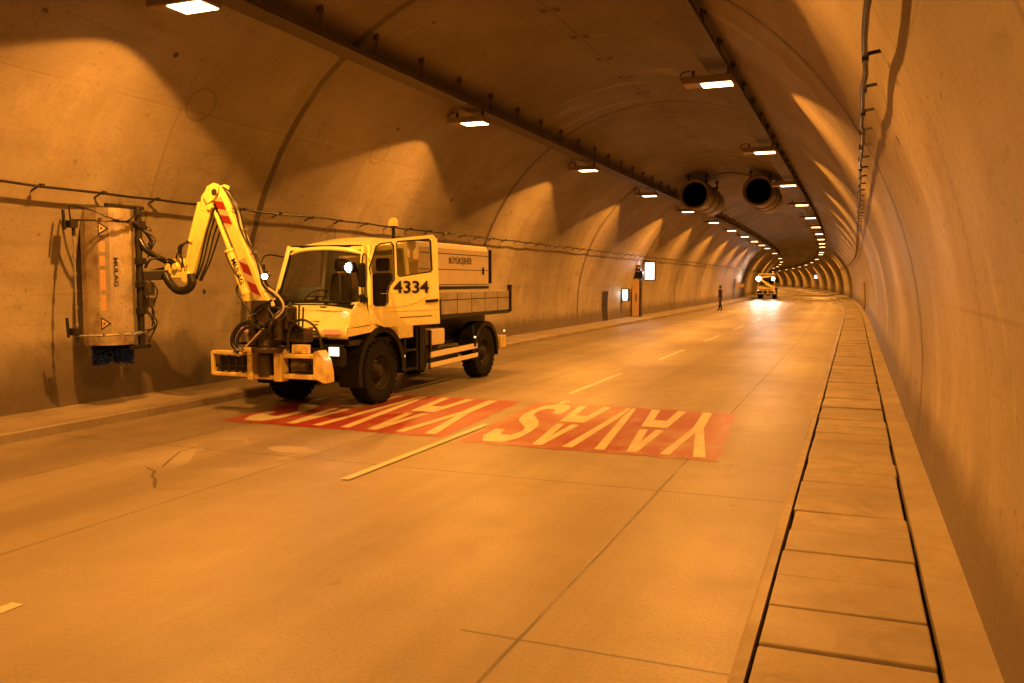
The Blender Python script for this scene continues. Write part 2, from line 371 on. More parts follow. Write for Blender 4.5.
    def build(s, name, mat, parent=None, bevel=0.0, solid=0.0, recalc=True):
        if parent and name not in NOSPLIT and 1 < len(s.runs) < 60:
            cl = s.pieces()
            if len(cl) > 1:
                objs = []
                for c in cl:
                    m = MB()
                    for i in c:
                        a, b = s.runs[i]; o = len(m.v); m.v += s.v[a:b]; m.runs.append((o, len(m.v)))
                        for f, sm, mi in zip(s.f, s.sm, s.mi):
                            if a <= f[0] < b: m.f.append([o+k-a for k in f]); m.sm.append(sm); m.mi.append(mi)
                    objs.append(m._build(name, mat, parent, bevel, solid, recalc))
                return max(objs, key=lambda q: len(q.data.vertices))
        return s._build(name, mat, parent, bevel, solid, recalc)
    def _build(s, name, mat, parent=None, bevel=0.0, solid=0.0, recalc=True):
        me = bpy.data.meshes.new(name); me.from_pydata([tuple(v) for v in s.v], [], s.f)
        for m in (mat if isinstance(mat, (list, tuple)) else [mat]): me.materials.append(m)
        for p, q, mi in zip(me.polygons, s.sm, s.mi): p.use_smooth = q; p.material_index = mi
        if recalc:
            bm = bmesh.new(); bm.from_mesh(me); bmesh.ops.recalc_face_normals(bm, faces=bm.faces); bm.to_mesh(me); bm.free()
        o = bpy.data.objects.new(name, me); col.objects.link(o)
        if parent: o.parent = parent
        if solid:
            q = o.modifiers.new('thickness', 'SOLIDIFY'); q.thickness = solid; q.offset = 0
        if bevel:
            q = o.modifiers.new('bevel', 'BEVEL'); q.width = bevel; q.segments = 2; q.limit_method = 'ANGLE'; q.angle_limit = R(35)
        return o
def plate(name, outer, holes, thick, mp, mat, parent=None, bevel=0.0):
    """flat plate with holes; outlines in 2D, mp(u, v, d) puts them into space (d across the thickness)"""
    cu = bpy.data.curves.new('plate', 'CURVE'); cu.dimensions = '2D'; cu.fill_mode = 'BOTH'; cu.extrude = thick/2
    for ring in [outer]+list(holes):
        sp = cu.splines.new('POLY'); sp.points.add(len(ring)-1); sp.use_cyclic_u = True
        for p, q in zip(sp.points, ring): p.co = (q[0], q[1], 0, 1)
    t = bpy.data.objects.new('plate', cu); col.objects.link(t)
    me = bpy.data.meshes.new_from_object(t.evaluated_get(bpy.context.evaluated_depsgraph_get()))
    bpy.data.objects.remove(t); bpy.data.curves.remove(cu)
    for v in me.vertices: v.co = mp(v.co.x, v.co.y, v.co.z)
    bm = bmesh.new(); bm.from_mesh(me); bmesh.ops.remove_doubles(bm, verts=bm.verts, dist=1e-5)
    bmesh.ops.recalc_face_normals(bm, faces=bm.faces); bm.to_mesh(me); bm.free()
    me.name = name; me.materials.clear(); me.materials.append(mat)
    o = bpy.data.objects.new(name, me); col.objects.link(o)
    if parent: o.parent = parent
    if bevel:
        q = o.modifiers.new('bevel', 'BEVEL'); q.width = bevel; q.segments = 2; q.limit_method = 'ANGLE'; q.angle_limit = R(35)
    return o
def text(name, string, org, rt, up, height, mat, parent=None, width=None, bold=0.0, depth=.003):
    cu = bpy.data.curves.new('text', 'FONT'); cu.body = string; cu.offset = bold
    t = bpy.data.objects.new('text', cu); col.objects.link(t)
    me = bpy.data.meshes.new_from_object(t.evaluated_get(bpy.context.evaluated_depsgraph_get()))
    bpy.data.objects.remove(t); bpy.data.curves.remove(cu)
    xs = [v.co.x for v in me.vertices]; ys = [v.co.y for v in me.vertices]
    x0, x1, y0, y1 = min(xs), max(xs), min(ys), max(ys)
    ky = height/(y1-y0); kx = (width/(x1-x0)) if width else ky
    org, rt, up = Vector(org), Vector(rt).normalized(), Vector(up).normalized(); n = rt.cross(up)
    for v in me.vertices: v.co = org+rt*(v.co.x-x0)*kx+up*(v.co.y-y0)*ky+n*depth
    me.name = name; me.materials.clear(); me.materials.append(mat)
    o = bpy.data.objects.new(name, me); col.objects.link(o)
    if parent: o.parent = parent
    return o
def tag(o, label=None, cat=None, group=None, kind=None):
    if label: o['label'] = label
    if cat: o['category'] = cat
    if group: o['group'] = group
    if kind: o['kind'] = kind
    return o
def empty(name, loc, rz=0.0):
    o = bpy.data.objects.new(name, None); col.objects.link(o)
    o.location = loc; o.rotation_euler = (0, 0, rz); o.empty_display_size = .2
    return o
def copy_tree(o, parent=None):
    c = o.copy(); col.objects.link(c); c.parent = parent
    for ch in list(o.children): copy_tree(ch, c)
    return c
def light(name, kind, loc, color, power, parent=None, target=None, size=.1, angle=None, blend=.15):
    d = bpy.data.lights.new(name, kind); d.color = color; d.energy = power
    if kind in ('POINT', 'SPOT'): d.shadow_soft_size = size
    if kind == 'SPOT': d.spot_size = angle; d.spot_blend = blend
    o = bpy.data.objects.new(name, d); col.objects.link(o); o.location = loc
    if target is not None: o.rotation_euler = (Vector(target)-Vector(loc)).to_track_quat('-Z', 'Y').to_euler()
    if parent: o.parent = parent
    return o
def sweep(name, prof, s0, s1, ds, mat, closed=True, smooth=False, ufn=None, kind='structure', parent=None, skirt=True):
    """profile (u, z) swept along the tunnel, with a UV map in metres"""
    n = max(1, int(round((s1-s0)/ds))); ss = [s0+(s1-s0)*i/n for i in range(n+1)]
    me = bpy.data.meshes.new(name); m = len(prof); vs = [P(u, s, z) for s in ss for (u, z) in prof]
    fs = []; uvs = []
    for i in range(n):
        for k in range(m if closed else m-1):
            k2 = (k+1) % m
            fs.append((i*m+k, i*m+k2, (i+1)*m+k2, (i+1)*m+k))
            a = ufn(k) if ufn else (prof[k][0], None); b = ufn(k+1) if ufn else (prof[k2][0], None)
            uvs += [(a, ss[i]), (b, ss[i]), (b, ss[i+1]), (a, ss[i+1])]
    me.from_pydata([tuple(v) for v in vs], [], fs)
    uvl = me.uv_layers.new(name='UVMap')
    for i, (a, s_) in enumerate(uvs):
        uvl.data[i].uv = (s_, a) if ufn else (a[0] if isinstance(a, tuple) else a, s_)
    for p in me.polygons: p.use_smooth = smooth
    me.materials.append(mat)
    o = bpy.data.objects.new(name, me); col.objects.link(o)
    if kind: o['kind'] = kind
    if parent: o.parent = parent
    return o

SB, SE = -26.0, 470.0
# ------------------------------------------------------------------ setting
a0 = math.asin((-.35-ZC)/RR)
NS = 64; PHI = math.pi/2-a0
prof = []
for i in range(NS+1):
    f = -PHI+2*PHI*i/NS
    prof.append((RR*math.sin(f), ZC+RR*math.cos(f)))
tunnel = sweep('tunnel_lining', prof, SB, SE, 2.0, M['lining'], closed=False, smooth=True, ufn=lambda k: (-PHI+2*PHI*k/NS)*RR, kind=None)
tag(tunnel, 'stained concrete tunnel lining arching over the whole roadway, lit orange', 'tunnel')
sweep('ground', [(-5.85,-.36),(5.85,-.36)], SB, SE, 8, M['dark_gap'], closed=False)
road = sweep('road', [(-4.585,0),(4.54,0)], SB, SE, 3, M['road'], closed=False)
KH = .13
sweep('left_kerb', [(-4.58,-.1),(-4.585,KH-.02),(-4.605,KH),(-4.74,KH),(-4.74,-.1)], SB, SE, 3, M['kerb'])
sweep('left_pavement', [(-4.743,-.1),(-4.743,KH-.004),(-5.80,KH+.02),(-5.80,-.1)], SB, SE, 3, M['walk'])
sweep('right_kerb', [(4.535,-.1),(4.54,KH-.02),(4.56,KH),(4.615,KH),(4.615,-.1)], SB, SE, 3, M['kerb'])
sweep('right_pavement_edge', [(5.50,-.1),(5.50,KH),(5.80,KH),(5.80,-.1)], SB, SE, 3, M['walk'])
sb = MB(); s = -4.0
while s < 150:
    L = .56+random.uniform(-.03,.04); dz = random.uniform(-.009,.009); tl = random.uniform(-.009,.009); g = random.uniform(.004,.010)
    ua, ub = 4.640+random.uniform(-.008,.008), 5.472+random.uniform(-.010,.008)
    b = [P(ua,s+g,.02), P(ub,s+g,.02), P(ub,s+L-g,.02), P(ua,s+L-g,.02)]
    t = [P(ua,s+g,KH+dz), P(ub,s+g,KH+dz+tl), P(ub,s+L-g,KH+dz+tl*.4), P(ua,s+L-g,KH+dz-tl*.3)]
    sb.hexa(b, t); s += L
sb.hexa([P(4.64,-26,.02),P(5.47,-26,.02),P(5.47,-4,.02),P(4.64,-4,.02)], [P(4.64,-26,KH),P(5.47,-26,KH),P(5.47,-4,KH),P(4.64,-4,KH)])
so = sb.build('right_pavement_slabs', M['slab'], bevel=.012); tag(so, kind='structure')
sweep('right_pavement_far', [(4.64,-.1),(4.64,KH),(5.47,KH),(5.47,-.1)], 150.7, SE, 4, M['slab'])

# painted markings, children of the road
def sheet(name, uvpts, z, mat):
    mb = MB()
    for ring in uvpts:
        mb.add([P(u, s_, z) for u, s_ in ring], [tuple(range(len(ring)))])
    o = mb.build(name, mat, road)
    bm = bmesh.new(); bm.from_mesh(o.data)
    for f in bm.faces:
        if f.normal.z < 0: f.normal_flip()
    bmesh.ops.triangulate(bm, faces=bm.faces)
    bm.to_mesh(o.data); bm.free()
    return o
DU = .40
dashes = [(-.2,3.63),(7.19,10.75),(14.3,17.9),(21.4,24.8),(28.5,32.0),(35.6,39.1),(42.7,46.2),(49.8,53.3),(56.9,60.4),(64,67.5),(71.1,74.6),(78.2,81.7),(85.3,88.8),(92.4,95.9)]
for a, b in dashes:
    DU = .28 if a < 5 else .34 if a < 10 else .40 if a < 20 else .48
    dz = .012 if 5 < a < 10 else .004
    sheet('lane_dash', [[(DU-.05,a),(DU+.05,a),(DU+.05,b),(DU-.05,b)]], dz, M['dash'])
# letters in a unit box (u right, v up); turned round so that traffic coming towards the camera reads them
W_ = .2
LET = {
 'Y': [[(0,1),(.27,1),(.52,.52),(.78,1),(1,1),(.64,.42),(.64,0),(.38,0),(.38,.42)]],
 'A': [[(0,0),(.24,0),(.33,.29),(.67,.29),(.76,0),(1,0),(.84,.47),(.16,.47)], [(.19,.53),(.40,.53),(.50,.80),(.60,.53),(.81,.53),(.62,1),(.38,1)]],
 'V': [[(0,1),(.24,1),(.47,.27),(.47,0),(.37,0)], [(.53,0),(.53,.27),(.76,1),(1,1),(.63,0)]],
 'S': [[(0,.28),(.02,.10),(.2,.0),(.6,0),(.88,.07),(1,.22),(1,.36),(.85,.50),(.3,.68),(.24,.76),(.34,.85),(.62,.85),(.74,.74),(.98,.74),(.96,.90),(.75,1),(.25,1),(.04,.90),(0,.76),(.06,.62),(.25,.51),(.72,.34),(.77,.24),(.66,.15),(.38,.15),(.26,.28)]],
 'C': [[(.40,-.02),(.58,-.02),(.62,-.08),(.58,-.16),(.36,-.16),(.36,-.11),(.50,-.10),(.5,-.06),(.40,-.06)]],
}
def word(ur, ul, snear, sfar, redm):
    """right edge ur .. left edge ul, the top of the letters at snear"""
    n = 5; step = (ur-ul)/n
    mid = (snear+sfar)/2
    def sh(ring): return [(u-(s_-mid)*.07, s_) for u, s_ in ring]
    random.seed(int(ur*10)+40)
    a_, b_, c_, d_ = (ur+.12,snear-.14), (ur+.12,sfar+.12), (ul-.12,sfar+.12), (ul-.12,snear-.14)
    edge = []
    for p_, q_ in ((a_,b_),(b_,c_),(c_,d_),(d_,a_)):
        nseg = 26
        for i in range(nseg):
            f = i/nseg; edge.append((p_[0]+(q_[0]-p_[0])*f+random.uniform(-.022,.022), p_[1]+(q_[1]-p_[1])*f+random.uniform(-.03,.03)))
    red = sheet('red_panel', [sh(edge)], .004, redm)
    for i, ch in enumerate(('Y','A','V','A','S')):
        u0 = ur-step*i-.03; wd = step-.06
        rings = [[(u0-x*wd, sfar-y*(sfar-snear)) for x, y in r] for r in LET[ch]]
        if ch == 'S': rings.append([(u0-x*wd, sfar-.1-y*(sfar-snear)*.8+.1) for x, y in LET['C'][0]])
        sheet('slow_letter', [sh(q) for q in rings], .008, M['white'])
word(3.45, .50, 9.62, 12.95, M['red'])
word(-.05, -3.35, 9.80, 12.95, M['red2'])
# crack in the road
cr = [(-7.34,7.99,.012),(-7.29,7.68,.012),(-7.01,7.2,.03),(-6.87,6.98,.02),(-7.0,6.88,.05),(-6.8,6.80,.05),(-6.70,6.68,.03),(-6.66,6.62,.05),(-6.52,6.52,.045),(-6.40,6.40,.06),(-6.33,6.32,.05),(-6.22,6.22,.012),(-5.9,6.35,.008),(-5.75,6.5,.004)]
rings = []
for (x0,y0,w0),(x1,y1,w1) in zip(cr, cr[1:]):
    w0 *= .38; w1 *= .38
    rings.append([(x0-CX-w0,y0),(x0-CX+w0,y0+.01),(x1-CX+w1,y1),(x1-CX-w1,y1-.01)])
sheet('crack', rings, .003, M['crackfill'])

# ------------------------------------------------------------------ roof lamps
SOD = (1.0, .375, .052)
ORD = ['nearest','second','third','fourth','fifth','sixth','seventh','eighth','ninth','tenth','eleventh','twelfth','thirteenth','fourteenth','fifteenth','sixteenth','seventeenth','eighteenth','nineteenth','twentieth']
LAMP_W = 2450.0
def lamp_proto(sgn):
    r = empty('tunnel_lamp', (0,0,0))
    m = MB(); m.box((-.56,-.20,.0),(.30,.20,.13)); m.build('housing', M['lamphouse'], r, .02)
    m = MB(); m.box((-.24,-.17,-.012),(.27,.17,.004)); m.build('lens', M['lamp'], r)
    m = MB()
    for x in (-.4,.2): m.box((x-.02,-.03,.13),(x+.02,.03,.26))
    m.tube([(-.5,0,.1),(-.62,0,.14),(-.6,0,.24),(-.45,0,.27)], .012, 6, 4)
    m.build('bracket', M['tray'], r)
    L = light('sodium_light', 'SPOT', (0,0,-.03), SOD, LAMP_W, r, (0,0,-2), .06, R(142), .09)
    L.rotation_euler = (0,0,0); L.scale = (1.75,1,1)      # the reflector throws wider across the tunnel
    L.data.use_nodes = True; nt = L.data.node_tree; em = nt.nodes['Emission']       # flat reflector: weaker to the sides
    tc = nt.nodes.new('ShaderNodeTexCoord'); sp_ = nt.nodes.new('ShaderNodeSeparateXYZ'); ab = nt.nodes.new('ShaderNodeMath'); ab.operation = 'ABSOLUTE'
    mr = nt.nodes.new('ShaderNodeValToRGB'); nt.links.new(tc.outputs['Normal'], sp_.inputs[0]); nt.links.new(sp_.outputs[2], ab.inputs[0])
    nt.links.new(ab.outputs[0], mr.inputs[0])
    cr_ = mr.color_ramp
    while len(cr_.elements) < 5: cr_.elements.new(.5)
    for e_, (ps, vl) in zip(cr_.elements, ((.16,.25),(.34,.64),(.58,1.0),(.80,.64),(1.0,.44))): e_.position = ps; e_.color = (vl,vl,vl,1)
    nt.links.new(mr.outputs[0], em.inputs['Strength'])
    return r
protos = {}
for row, u, st, nm in ((-1, -2.72, .1, 'left'), (1, 2.72, 6.8, 'right')):
    vis = 0
    for kx in range(-2, 39):
        s_ = st+8.5*kx
        if kx == 12 - (0 if row < 0 else 1): continue          # the pair that is out
        p = P(u, s_, 5.41); a = path(s_)[1]
        if s_ > 112 and (kx % 3 != 1): continue                       # wider spacing in the inner zone
        if not protos: o = lamp_proto(row); protos['o'] = o
        else: o = copy_tree(protos['o'])
        for q in o.children:
            if q.type == 'LIGHT': q.data = q.data.copy(); q.data.energy = LAMP_W*random.uniform(.86,1.14)*(2.0 if s_ > 112 else 1)
        o.location = p; o.rotation_euler = (0, 0, a)
        seen = s_ > 8
        if not seen:
            lab = 'lit sodium lamp under the %s cable tray overhead, just outside the photo' % nm
        elif vis < len(ORD):
            lab = '%s lit sodium lamp under the %s cable tray, counted from the camera' % (ORD[vis], nm); vis += 1
        else:
            lab = 'tiny far lit sodium lamp of the %s row where the tunnel bends away' % nm
        tag(o, lab, 'lamp', 'sodium lamps under the two cable trays')

# ------------------------------------------------------------------ cable trays and wall cables
for u, nm in ((-2.72,'left'), (2.72,'right')):
    t = sweep('cable_tray', [(u-.19,5.69),(u+.19,5.69),(u+.19,5.77),(u+.17,5.77),(u+.17,5.705),(u-.17,5.705),(u-.17,5.77),(u-.19,5.77)], SB, 400, 4, M['tray'], kind=None)
    tag(t, 'long dark cable tray hung under the %s side of the tunnel roof' % nm, 'cable tray')
    c = MB(); pts = [P(u+.06, SB+4*i, 5.735) for i in range(60)]; c.tube(pts, .03, 6); c.tube([q+Vector((-.08,0,.004)) for q in pts], .022, 6)
    c.build('cable', M['hose'], t)
    for k in range(74):
        s_ = 3.0+1.62*k
        m = MB()
        top = arch(abs(u)-.17) - .0
        sg = 1 if u > 0 else -1
        ux = u+.19*1
        m.bar(P(ux,s_,5.70), P(ux,s_,arch(abs(ux))+.02), .025, .025)
        m.cyl(P(ux,s_,arch(abs(ux))-.09), P(ux,s_,arch(abs(ux))+.03), .055, 8)
        m.bar(P(u-.16,s_,5.72), P(ux,s_,5.72), .03, .02)
        m.build('hanger', M['tray'], t)
for sg, nm in ((-1,'left'), (1,'right')):
    z, uc = (3.28, -5.14) if sg < 0 else (3.50, 5.075)
    rt = empty('wall_cable', P(uc, 0, z))
    tag(rt, 'thin black cable carried on short brackets along the %s wall' % nm, 'cable')
    T = rt.location.copy()
    m = MB(); random.seed(3+sg)
    pts = []
    s_ = SB
    while s_ < 135:
        pts.append(P(uc+random.uniform(-.012,.012), s_, z+(random.uniform(-.02,.012)))-T); s_ += .52 if s_ < 80 else 4
    m.tube(pts, .020, 6); m.build('cable', M['hose'], rt)
    def brk(m, s_):
        jl = random.uniform(-.02,.02)
        zq = z-.07 if sg < 0 else z+.03
        p = P(uc, s_, z+.02)-T; q = P(sg*(halfw(zq)+.01), s_-.02, zq)-T
        m.bar(p, q, .018, .022); m.box((-.022,-.03,-.026),(.022,.03,.026), Matrix.Translation(P(uc+jl*.3,s_,z)-T))
    for k in range(96):
        m = MB(); brk(m, 6.3+1.03*k); m.build('bracket', M['steel'], rt)
    m = MB()
    for k in range(28): brk(m, 6.3+1.03*(96+k))
    tag(m.build('bracket', M['steel'], rt), kind='stuff')

# ------------------------------------------------------------------ jet fans
def fan_proto():
    r = empty('jet_fan', (0,0,0))
    m = MB(); m.lathe([(.60,.12),(.60,4.5),(.56,4.56),(.50,4.56),(.50,.05)], (0,0,0), (0,1,0), 40)
    for y in (1.5,3.0): m.lathe([(.60,y-.03),(.64,y-.03),(.64,y+.03),(.60,y+.03)], (0,0,0), (0,1,0), 40)
    m.build('casing', M['fan'], r)
    m = MB(); m.lathe([(.49,.10),(.52,.02),(.58,-.03),(.63,0),(.63,.06),(.60,.13)], (0,0,0), (0,1,0), 40); m.build('bell_mouth', M['fan'], r)
    m = MB(); m.lathe([(.498,.06),(.498,4.5)], (0,0,0), (0,1,0), 40); m.build('inner_liner', M['fandark'], r, recalc=False)
    m = MB(); m.lathe([(0,1.2),(.10,1.22),(.18,1.32),(.20,1.45),(.20,2.6),(0,2.6)], (0,0,0), (0,1,0), 24); m.build('hub', M['fandark'], r)
    m = MB(); m.lathe([(0,2.9),(.495,2.9)], (0,0,0), (0,1,0), 40); m.build('light_baffle', M['fandark'], r)  # unseen black disc added to stop light passing through the fan
    for k in range(8):
        a = k*math.pi/4; m = MB()
        d = Vector((math.cos(a),0,math.sin(a))); e = Vector((-math.sin(a),0,math.cos(a)))
        m.hexa([d*.18+e*-.06+Vector((0,1.6,0)), d*.18+e*.06+Vector((0,1.75,0)), d*.18+e*.06+Vector((0,1.77,0)), d*.18+e*-.06+Vector((0,1.62,0))],
               [d*.49+e*-.10+Vector((0,1.62,0)), d*.49+e*.10+Vector((0,1.70,0)), d*.49+e*.10+Vector((0,1.72,0)), d*.49+e*-.10+Vector((0,1.64,0))])
        m.build('blade', M['fandark'], r)
    for y in (.7,3.6):
        m = MB()
        for x in (-.38,.38):
            m.bar((x,y,.44),(x,y,.95),.06,.06); m.box((x-.09,y-.09,.78),(x+.09,y+.09,.84))
        m.bar((-.45,y,.60),(.45,y,.60),.08,.05)
        m.build('hanger', M['steel'], r)
    return r
f0 = fan_proto(); f1 = copy_tree(f0)
f0.location = P(-1.25,36,5.62); f1.location = P(1.32,36,5.66)
tag(f0, 'grey cylindrical jet fan on the roof nearer the left row of lamps', 'fan', 'pair of jet fans hung from the roof')
tag(f1, 'grey cylindrical jet fan on the roof nearer the right row of lamps', 'fan', 'pair of jet fans hung from the roof')
m = MB(); m.tube([P(-.85,36.2,6.25), P(-.3,36.2,6.42), P(.3,36.2,6.44), P(.95,36.2,6.3)], .025, 6, 4)
tag(m.build('power_cable', M['hose']), 'sagging dark power cable strung between the two jet fans', 'cable')

# ------------------------------------------------------------------ the truck
def arc_pts(cy, cz, r, a0, a1, n): return [(cy+r*math.cos(R(a0+(a1-a0)*i/n)), cz+r*math.sin(R(a0+(a1-a0)*i/n))) for i in range(n+1)]
def build_truck(loc, rz, near=True):
    r = empty('washing_truck', loc, rz); V = Vector
    Y, RA = M['yellow'], 4.2                                    # rear axle
    # chassis
    m = MB()
    for x in (-.38,.38): m.box((x-.05,-.95,.72),(x+.05,5.3,.96))
    for y in (-.9,.2,1.5,2.8,4.9): m.box((-.38,y-.05,.76),(.38,y+.05,.92))
    m.build('chassis', M['steel'], r)
    for y in (0,RA):
        m = MB(); m.cyl((-.85,y,.53),(.85,y,.53),.075,12); m.lathe([(.05,-.22),(.2,-.12),(.24,0),(.2,.12),(.05,.22)], (.12,y,.56), (1,0,0), 16)
        for x in (-.45,.45): m.cyl((x,y-.05,.6),(x,y-.05,1.0),.07,10)
        m.build('axle', M['steel'], r)
    m = MB(); m.box((-.36,.35,.5),(.3,1.6,1.05)); m.cyl((0,1.6,.68),(.1,RA-.2,.6),.05,8); m.build('gearbox', M['steel'], r, .04)
    # wheels
    def wheel(x, y, side):
        w = .30; x0 = x
        prof = [(.30,-.13),(.36,-.15),(.44,-.155),(.50,-.145),(.515,-.12),(.515,.12),(.50,.145),(.44,.155),(.36,.15),(.30,.13)]
        m = MB(); m.lathe(prof, (x0,y,.53), (1,0,0), 48)
        for k in range(30):
            for sd in (-1,1):
                a = 2*math.pi*(k+.25*(sd+1))/30
                mt = Matrix.Translation((x0,y,.53)) @ Matrix.Rotation(a,4,'X')
                m.box((sd*.02 if sd>0 else -.15,-.027,.495),(.15 if sd>0 else -.02,.027,.533), mt)
                m.box((sd*.135-.012,-.024,.45),(sd*.135+.022*sd+.0,.024,.51), mt) if sd>0 else m.box((-.158,-.024,.45),(-.12,.024,.51), mt)
        t = m.build('wheel', M['rubber'], r)
        m = MB(); d = side
        m.lathe([(.305,.14),(.29,.15),(.275,.12),(.25,.05),(.20,.02),(.18,.05),(.115,.06),(.10,.13),(.06,.15),(0,.15)], (x0,y,.53), (d,0,0), 32)
        m.lathe([(.305,-.13),(.28,-.1),(.2,-.05),(0,-.05)], (x0,y,.53), (d,0,0), 24)
        for k in range(10):
            a = 2*math.pi*k/10; c = V((x0+d*.055, y+.15*math.cos(a), .53+.15*math.sin(a))); m.cyl(c, c+V((d*.035,0,0)), .014, 6)
        m.build('rim', M['rim'], t)
    for y in (0,RA):
        for sd in (-1,1): wheel(sd*.78, y, sd)
    # fenders
    def fender(sd, cy, a0, a1, rad, flap=True):
        m = MB(); pts = arc_pts(cy, .53, rad, a0, a1, 18); pin = arc_pts(cy, .53, rad-.035, a0, a1, 18)
        xa, xb = (.60,.97) if sd > 0 else (-.97,-.60)
        n = len(pts)
        for i in range(n-1):
            m.hexa([V((xa,*pin[i])),V((xb,*pin[i])),V((xb,*pin[i+1])),V((xa,*pin[i+1]))],[V((xa,*pts[i])),V((xb,*pts[i])),V((xb,*pts[i+1])),V((xa,*pts[i+1]))])
        xo = xb-.02 if sd > 0 else xa
        for i in range(n-1):
            q0, q1 = arc_pts(cy,.53,rad-.10,a0,a1,18)[i:i+2]
            m.hexa([V((xo,*q0)),V((xo+.02,*q0)),V((xo+.02,*q1)),V((xo,*q1))],[V((xo,*pin[i])),V((xo+.02,*pin[i])),V((xo+.02,*pin[i+1])),V((xo,*pin[i+1]))])
        f = m.build('fender', M['black'], r)
        if flap:
            m = MB(); y, z = pts[0]; m.box((xa+.02,y-.01,.42),(xb-.02,y+.015,z+.04)); m.build('mudflap', M['black'], f)
    for sd in (-1,1):
        fender(sd, 0, -5, 195, .74, False); fender(sd, RA, 0, 165, .64)
    # ---- cab
    zb, zt = 1.64, 2.56                                          # windscreen base / top
    def half(z): return .95 if z < 1.45 else .95-(z-1.45)*.155
    def hf(z): return .95-max(0, z-1.2)*.29
    # hood and front (from bumper to windscreen), a shaped grid
    def hood(i, j):
        t = j*2-1
        prof = [(-1.19,1.13),(-1.22,1.16),(-1.215,1.25),(-1.17,1.30),(-1.02,1.42),(-.72,1.56),(-.47,1.64)]
        k = i*(len(prof)-1); a = min(int(k), len(prof)-2); f = k-a
        y = prof[a][0]*(1-f)+prof[a+1][0]*f; z = prof[a][1]*(1-f)+prof[a+1][1]*f
        hw = hf(z)
        y += .20*abs(t)**3.2; z -= .05*abs(t)**3*(i)
        return V((t*hw, y, z))
    body = MB(); body.grid(hood, 18, 20)
    cab = body.build('cab', Y, r, 0, .03)
    # lower cab sides with wheel arch
    for sd in (-1,1):
        ar = arc_pts(0,.53,.735,172,42,14)
        out = [(-1.02,1.0),(-.98,1.24),(-.78,1.50),(-.52,1.66),(-.25,1.66),(-.25,1.30),(1.02,1.30),(1.02,1.02),(.75,1.02)]
        out = [(-1.03,1.15),(-.98,1.26),(-.78,1.50),(-.50,1.66),(-.27,1.70),(-.27,1.31),(1.06,1.31),(1.06,1.03),(.56,1.03)]+[q for q in ar[::-1] if q[1] > 1.15]
        plate('cab_side', out, [], .03, lambda u,v,d,sd=sd: V((sd*(hf(v)-.012+d), u, v)), Y, cab, .008)
    # A pillars, roof, rear wall
    m = MB()
    for sd in (-1,1):
        m.bar((sd*.80,-.42,1.60),(sd*.71,-.12,2.56),.055,.09,(0,1,0))
        m.bar((sd*half(1.6),-.30,1.60),(sd*.775,-.06,2.58),.05,.08,(0,1,0))
        m.bar((sd*.93,1.02,1.28),(sd*.80,1.0,2.66),.06,.12,(0,1,0))
    m.bar((-.79,-.44,1.63),(.79,-.44,1.63),.06,.08)
    m.build('cab_pillar', Y, cab, .012)
    def roof(i, j):
        t = j*2-1; y = -.20+1.30*i
        e = abs(t)**4
        z = 2.575+.155*min(1,i*1.3)-.07*e-.05*t*t-.06*max(0,1-i*6)
        y2 = y-.04+.12*e*(1-min(1,i*3))
        return V((t*(.755+.04*min(1,i*2)), y2, z))
    m = MB(); m.grid(roof, 14, 18); m.build('roof', Y, cab, 0, .05)
    m = MB()
    for sd in (-1,1): m.bar((sd*.785,-.10,2.51),(sd*.80,1.06,2.62),.07,.09)
    m.bar((-.72,-.15,2.53),(.72,-.15,2.53),.06,.06)
    m.build('roof_rail', Y, cab, .015)
    plate('rear_wall', [(-.92,1.05),(.92,1.05),(.94,1.5),(.80,2.66),(-.80,2.66),(-.94,1.5)], [[(-.6,1.85),(-.55,2.45),(.55,2.45),(.6,1.85)]], .04, lambda u,v,d: V((u,1.08+d,v)), Y, cab)
    m = MB(); m.box((-.88,-.85,1.0),(.88,1.05,1.08)); m.build('cab_floor', M['interior'], cab)
    m = MB(); m.hexa([V((-.77,-.44,1.40)),V((.77,-.44,1.40)),V((.80,-.02,1.40)),V((-.80,-.02,1.40))],[V((-.75,-.43,1.635)),V((.75,-.43,1.635)),V((.78,-.05,1.60)),V((-.78,-.05,1.60))])
    m.build('dashboard', M['interior'], r, .02)
    m = MB(); m.box((-.13,-.02,0),(.13,.10,.006), Matrix.Translation((.02,-.38,1.66)) @ Matrix.Rotation(R(14),4,'X')); m.build('paper', M['paper'], r)
    m = MB(); m.lathe([(.19,0),(.205,.012),(.22,0),(.205,-.012)], (-.40,.16,1.74), (0,-.5,.85), 24, closed=True); m.bar((-.40,.16,1.74),(-.40,.05,1.55),.04,.04); m.bar((-.60,.16,1.74),(-.20,.16,1.74),.03,.02)
    m.build('steering_wheel', M['black'], r)
    for x in (-.42,.42):
        m = MB(); m.box((x-.25,.42,1.28),(x+.25,.90,1.46)); st = m.build('seat', M['cloth'], r, .05)
        m = MB(); m.hexa([V((x-.24,.80,1.42)),V((x+.24,.80,1.42)),V((x+.24,.93,1.42)),V((x-.24,.93,1.42))],[V((x-.19,.90,2.14)),V((x+.19,.90,2.14)),V((x+.19,1.0,2.14)),V((x-.19,1.0,2.14))]); m.build('backrest', M['cloth'], st, .05)
        m = MB(); m.box((x-.13,.90,2.17),(x+.13,1.0,2.40)); m.build('headrest', M['cloth'], st, .04)
    # windscreen
    def ws(i, j):
        t = j*2-1; h = .785-.09*i
        return V((t*h, -.475+.31*i+.05*t*t*abs(t), 1.655+.90*i))
    m = MB(); m.grid(ws, 6, 12); g = m.build('windscreen', M['screenglass'], r)
    ring = [ws(0,j/12) for j in range(13)]+[ws(i/6,1) for i in range(1,7)]+[ws(1,j/12) for j in range(11,-1,-1)]+[ws(i/6,0) for i in range(5,-1,-1)]
    m = MB(); m.tube(ring, .034, 6); m.build('windscreen_seal', M['black'], g)
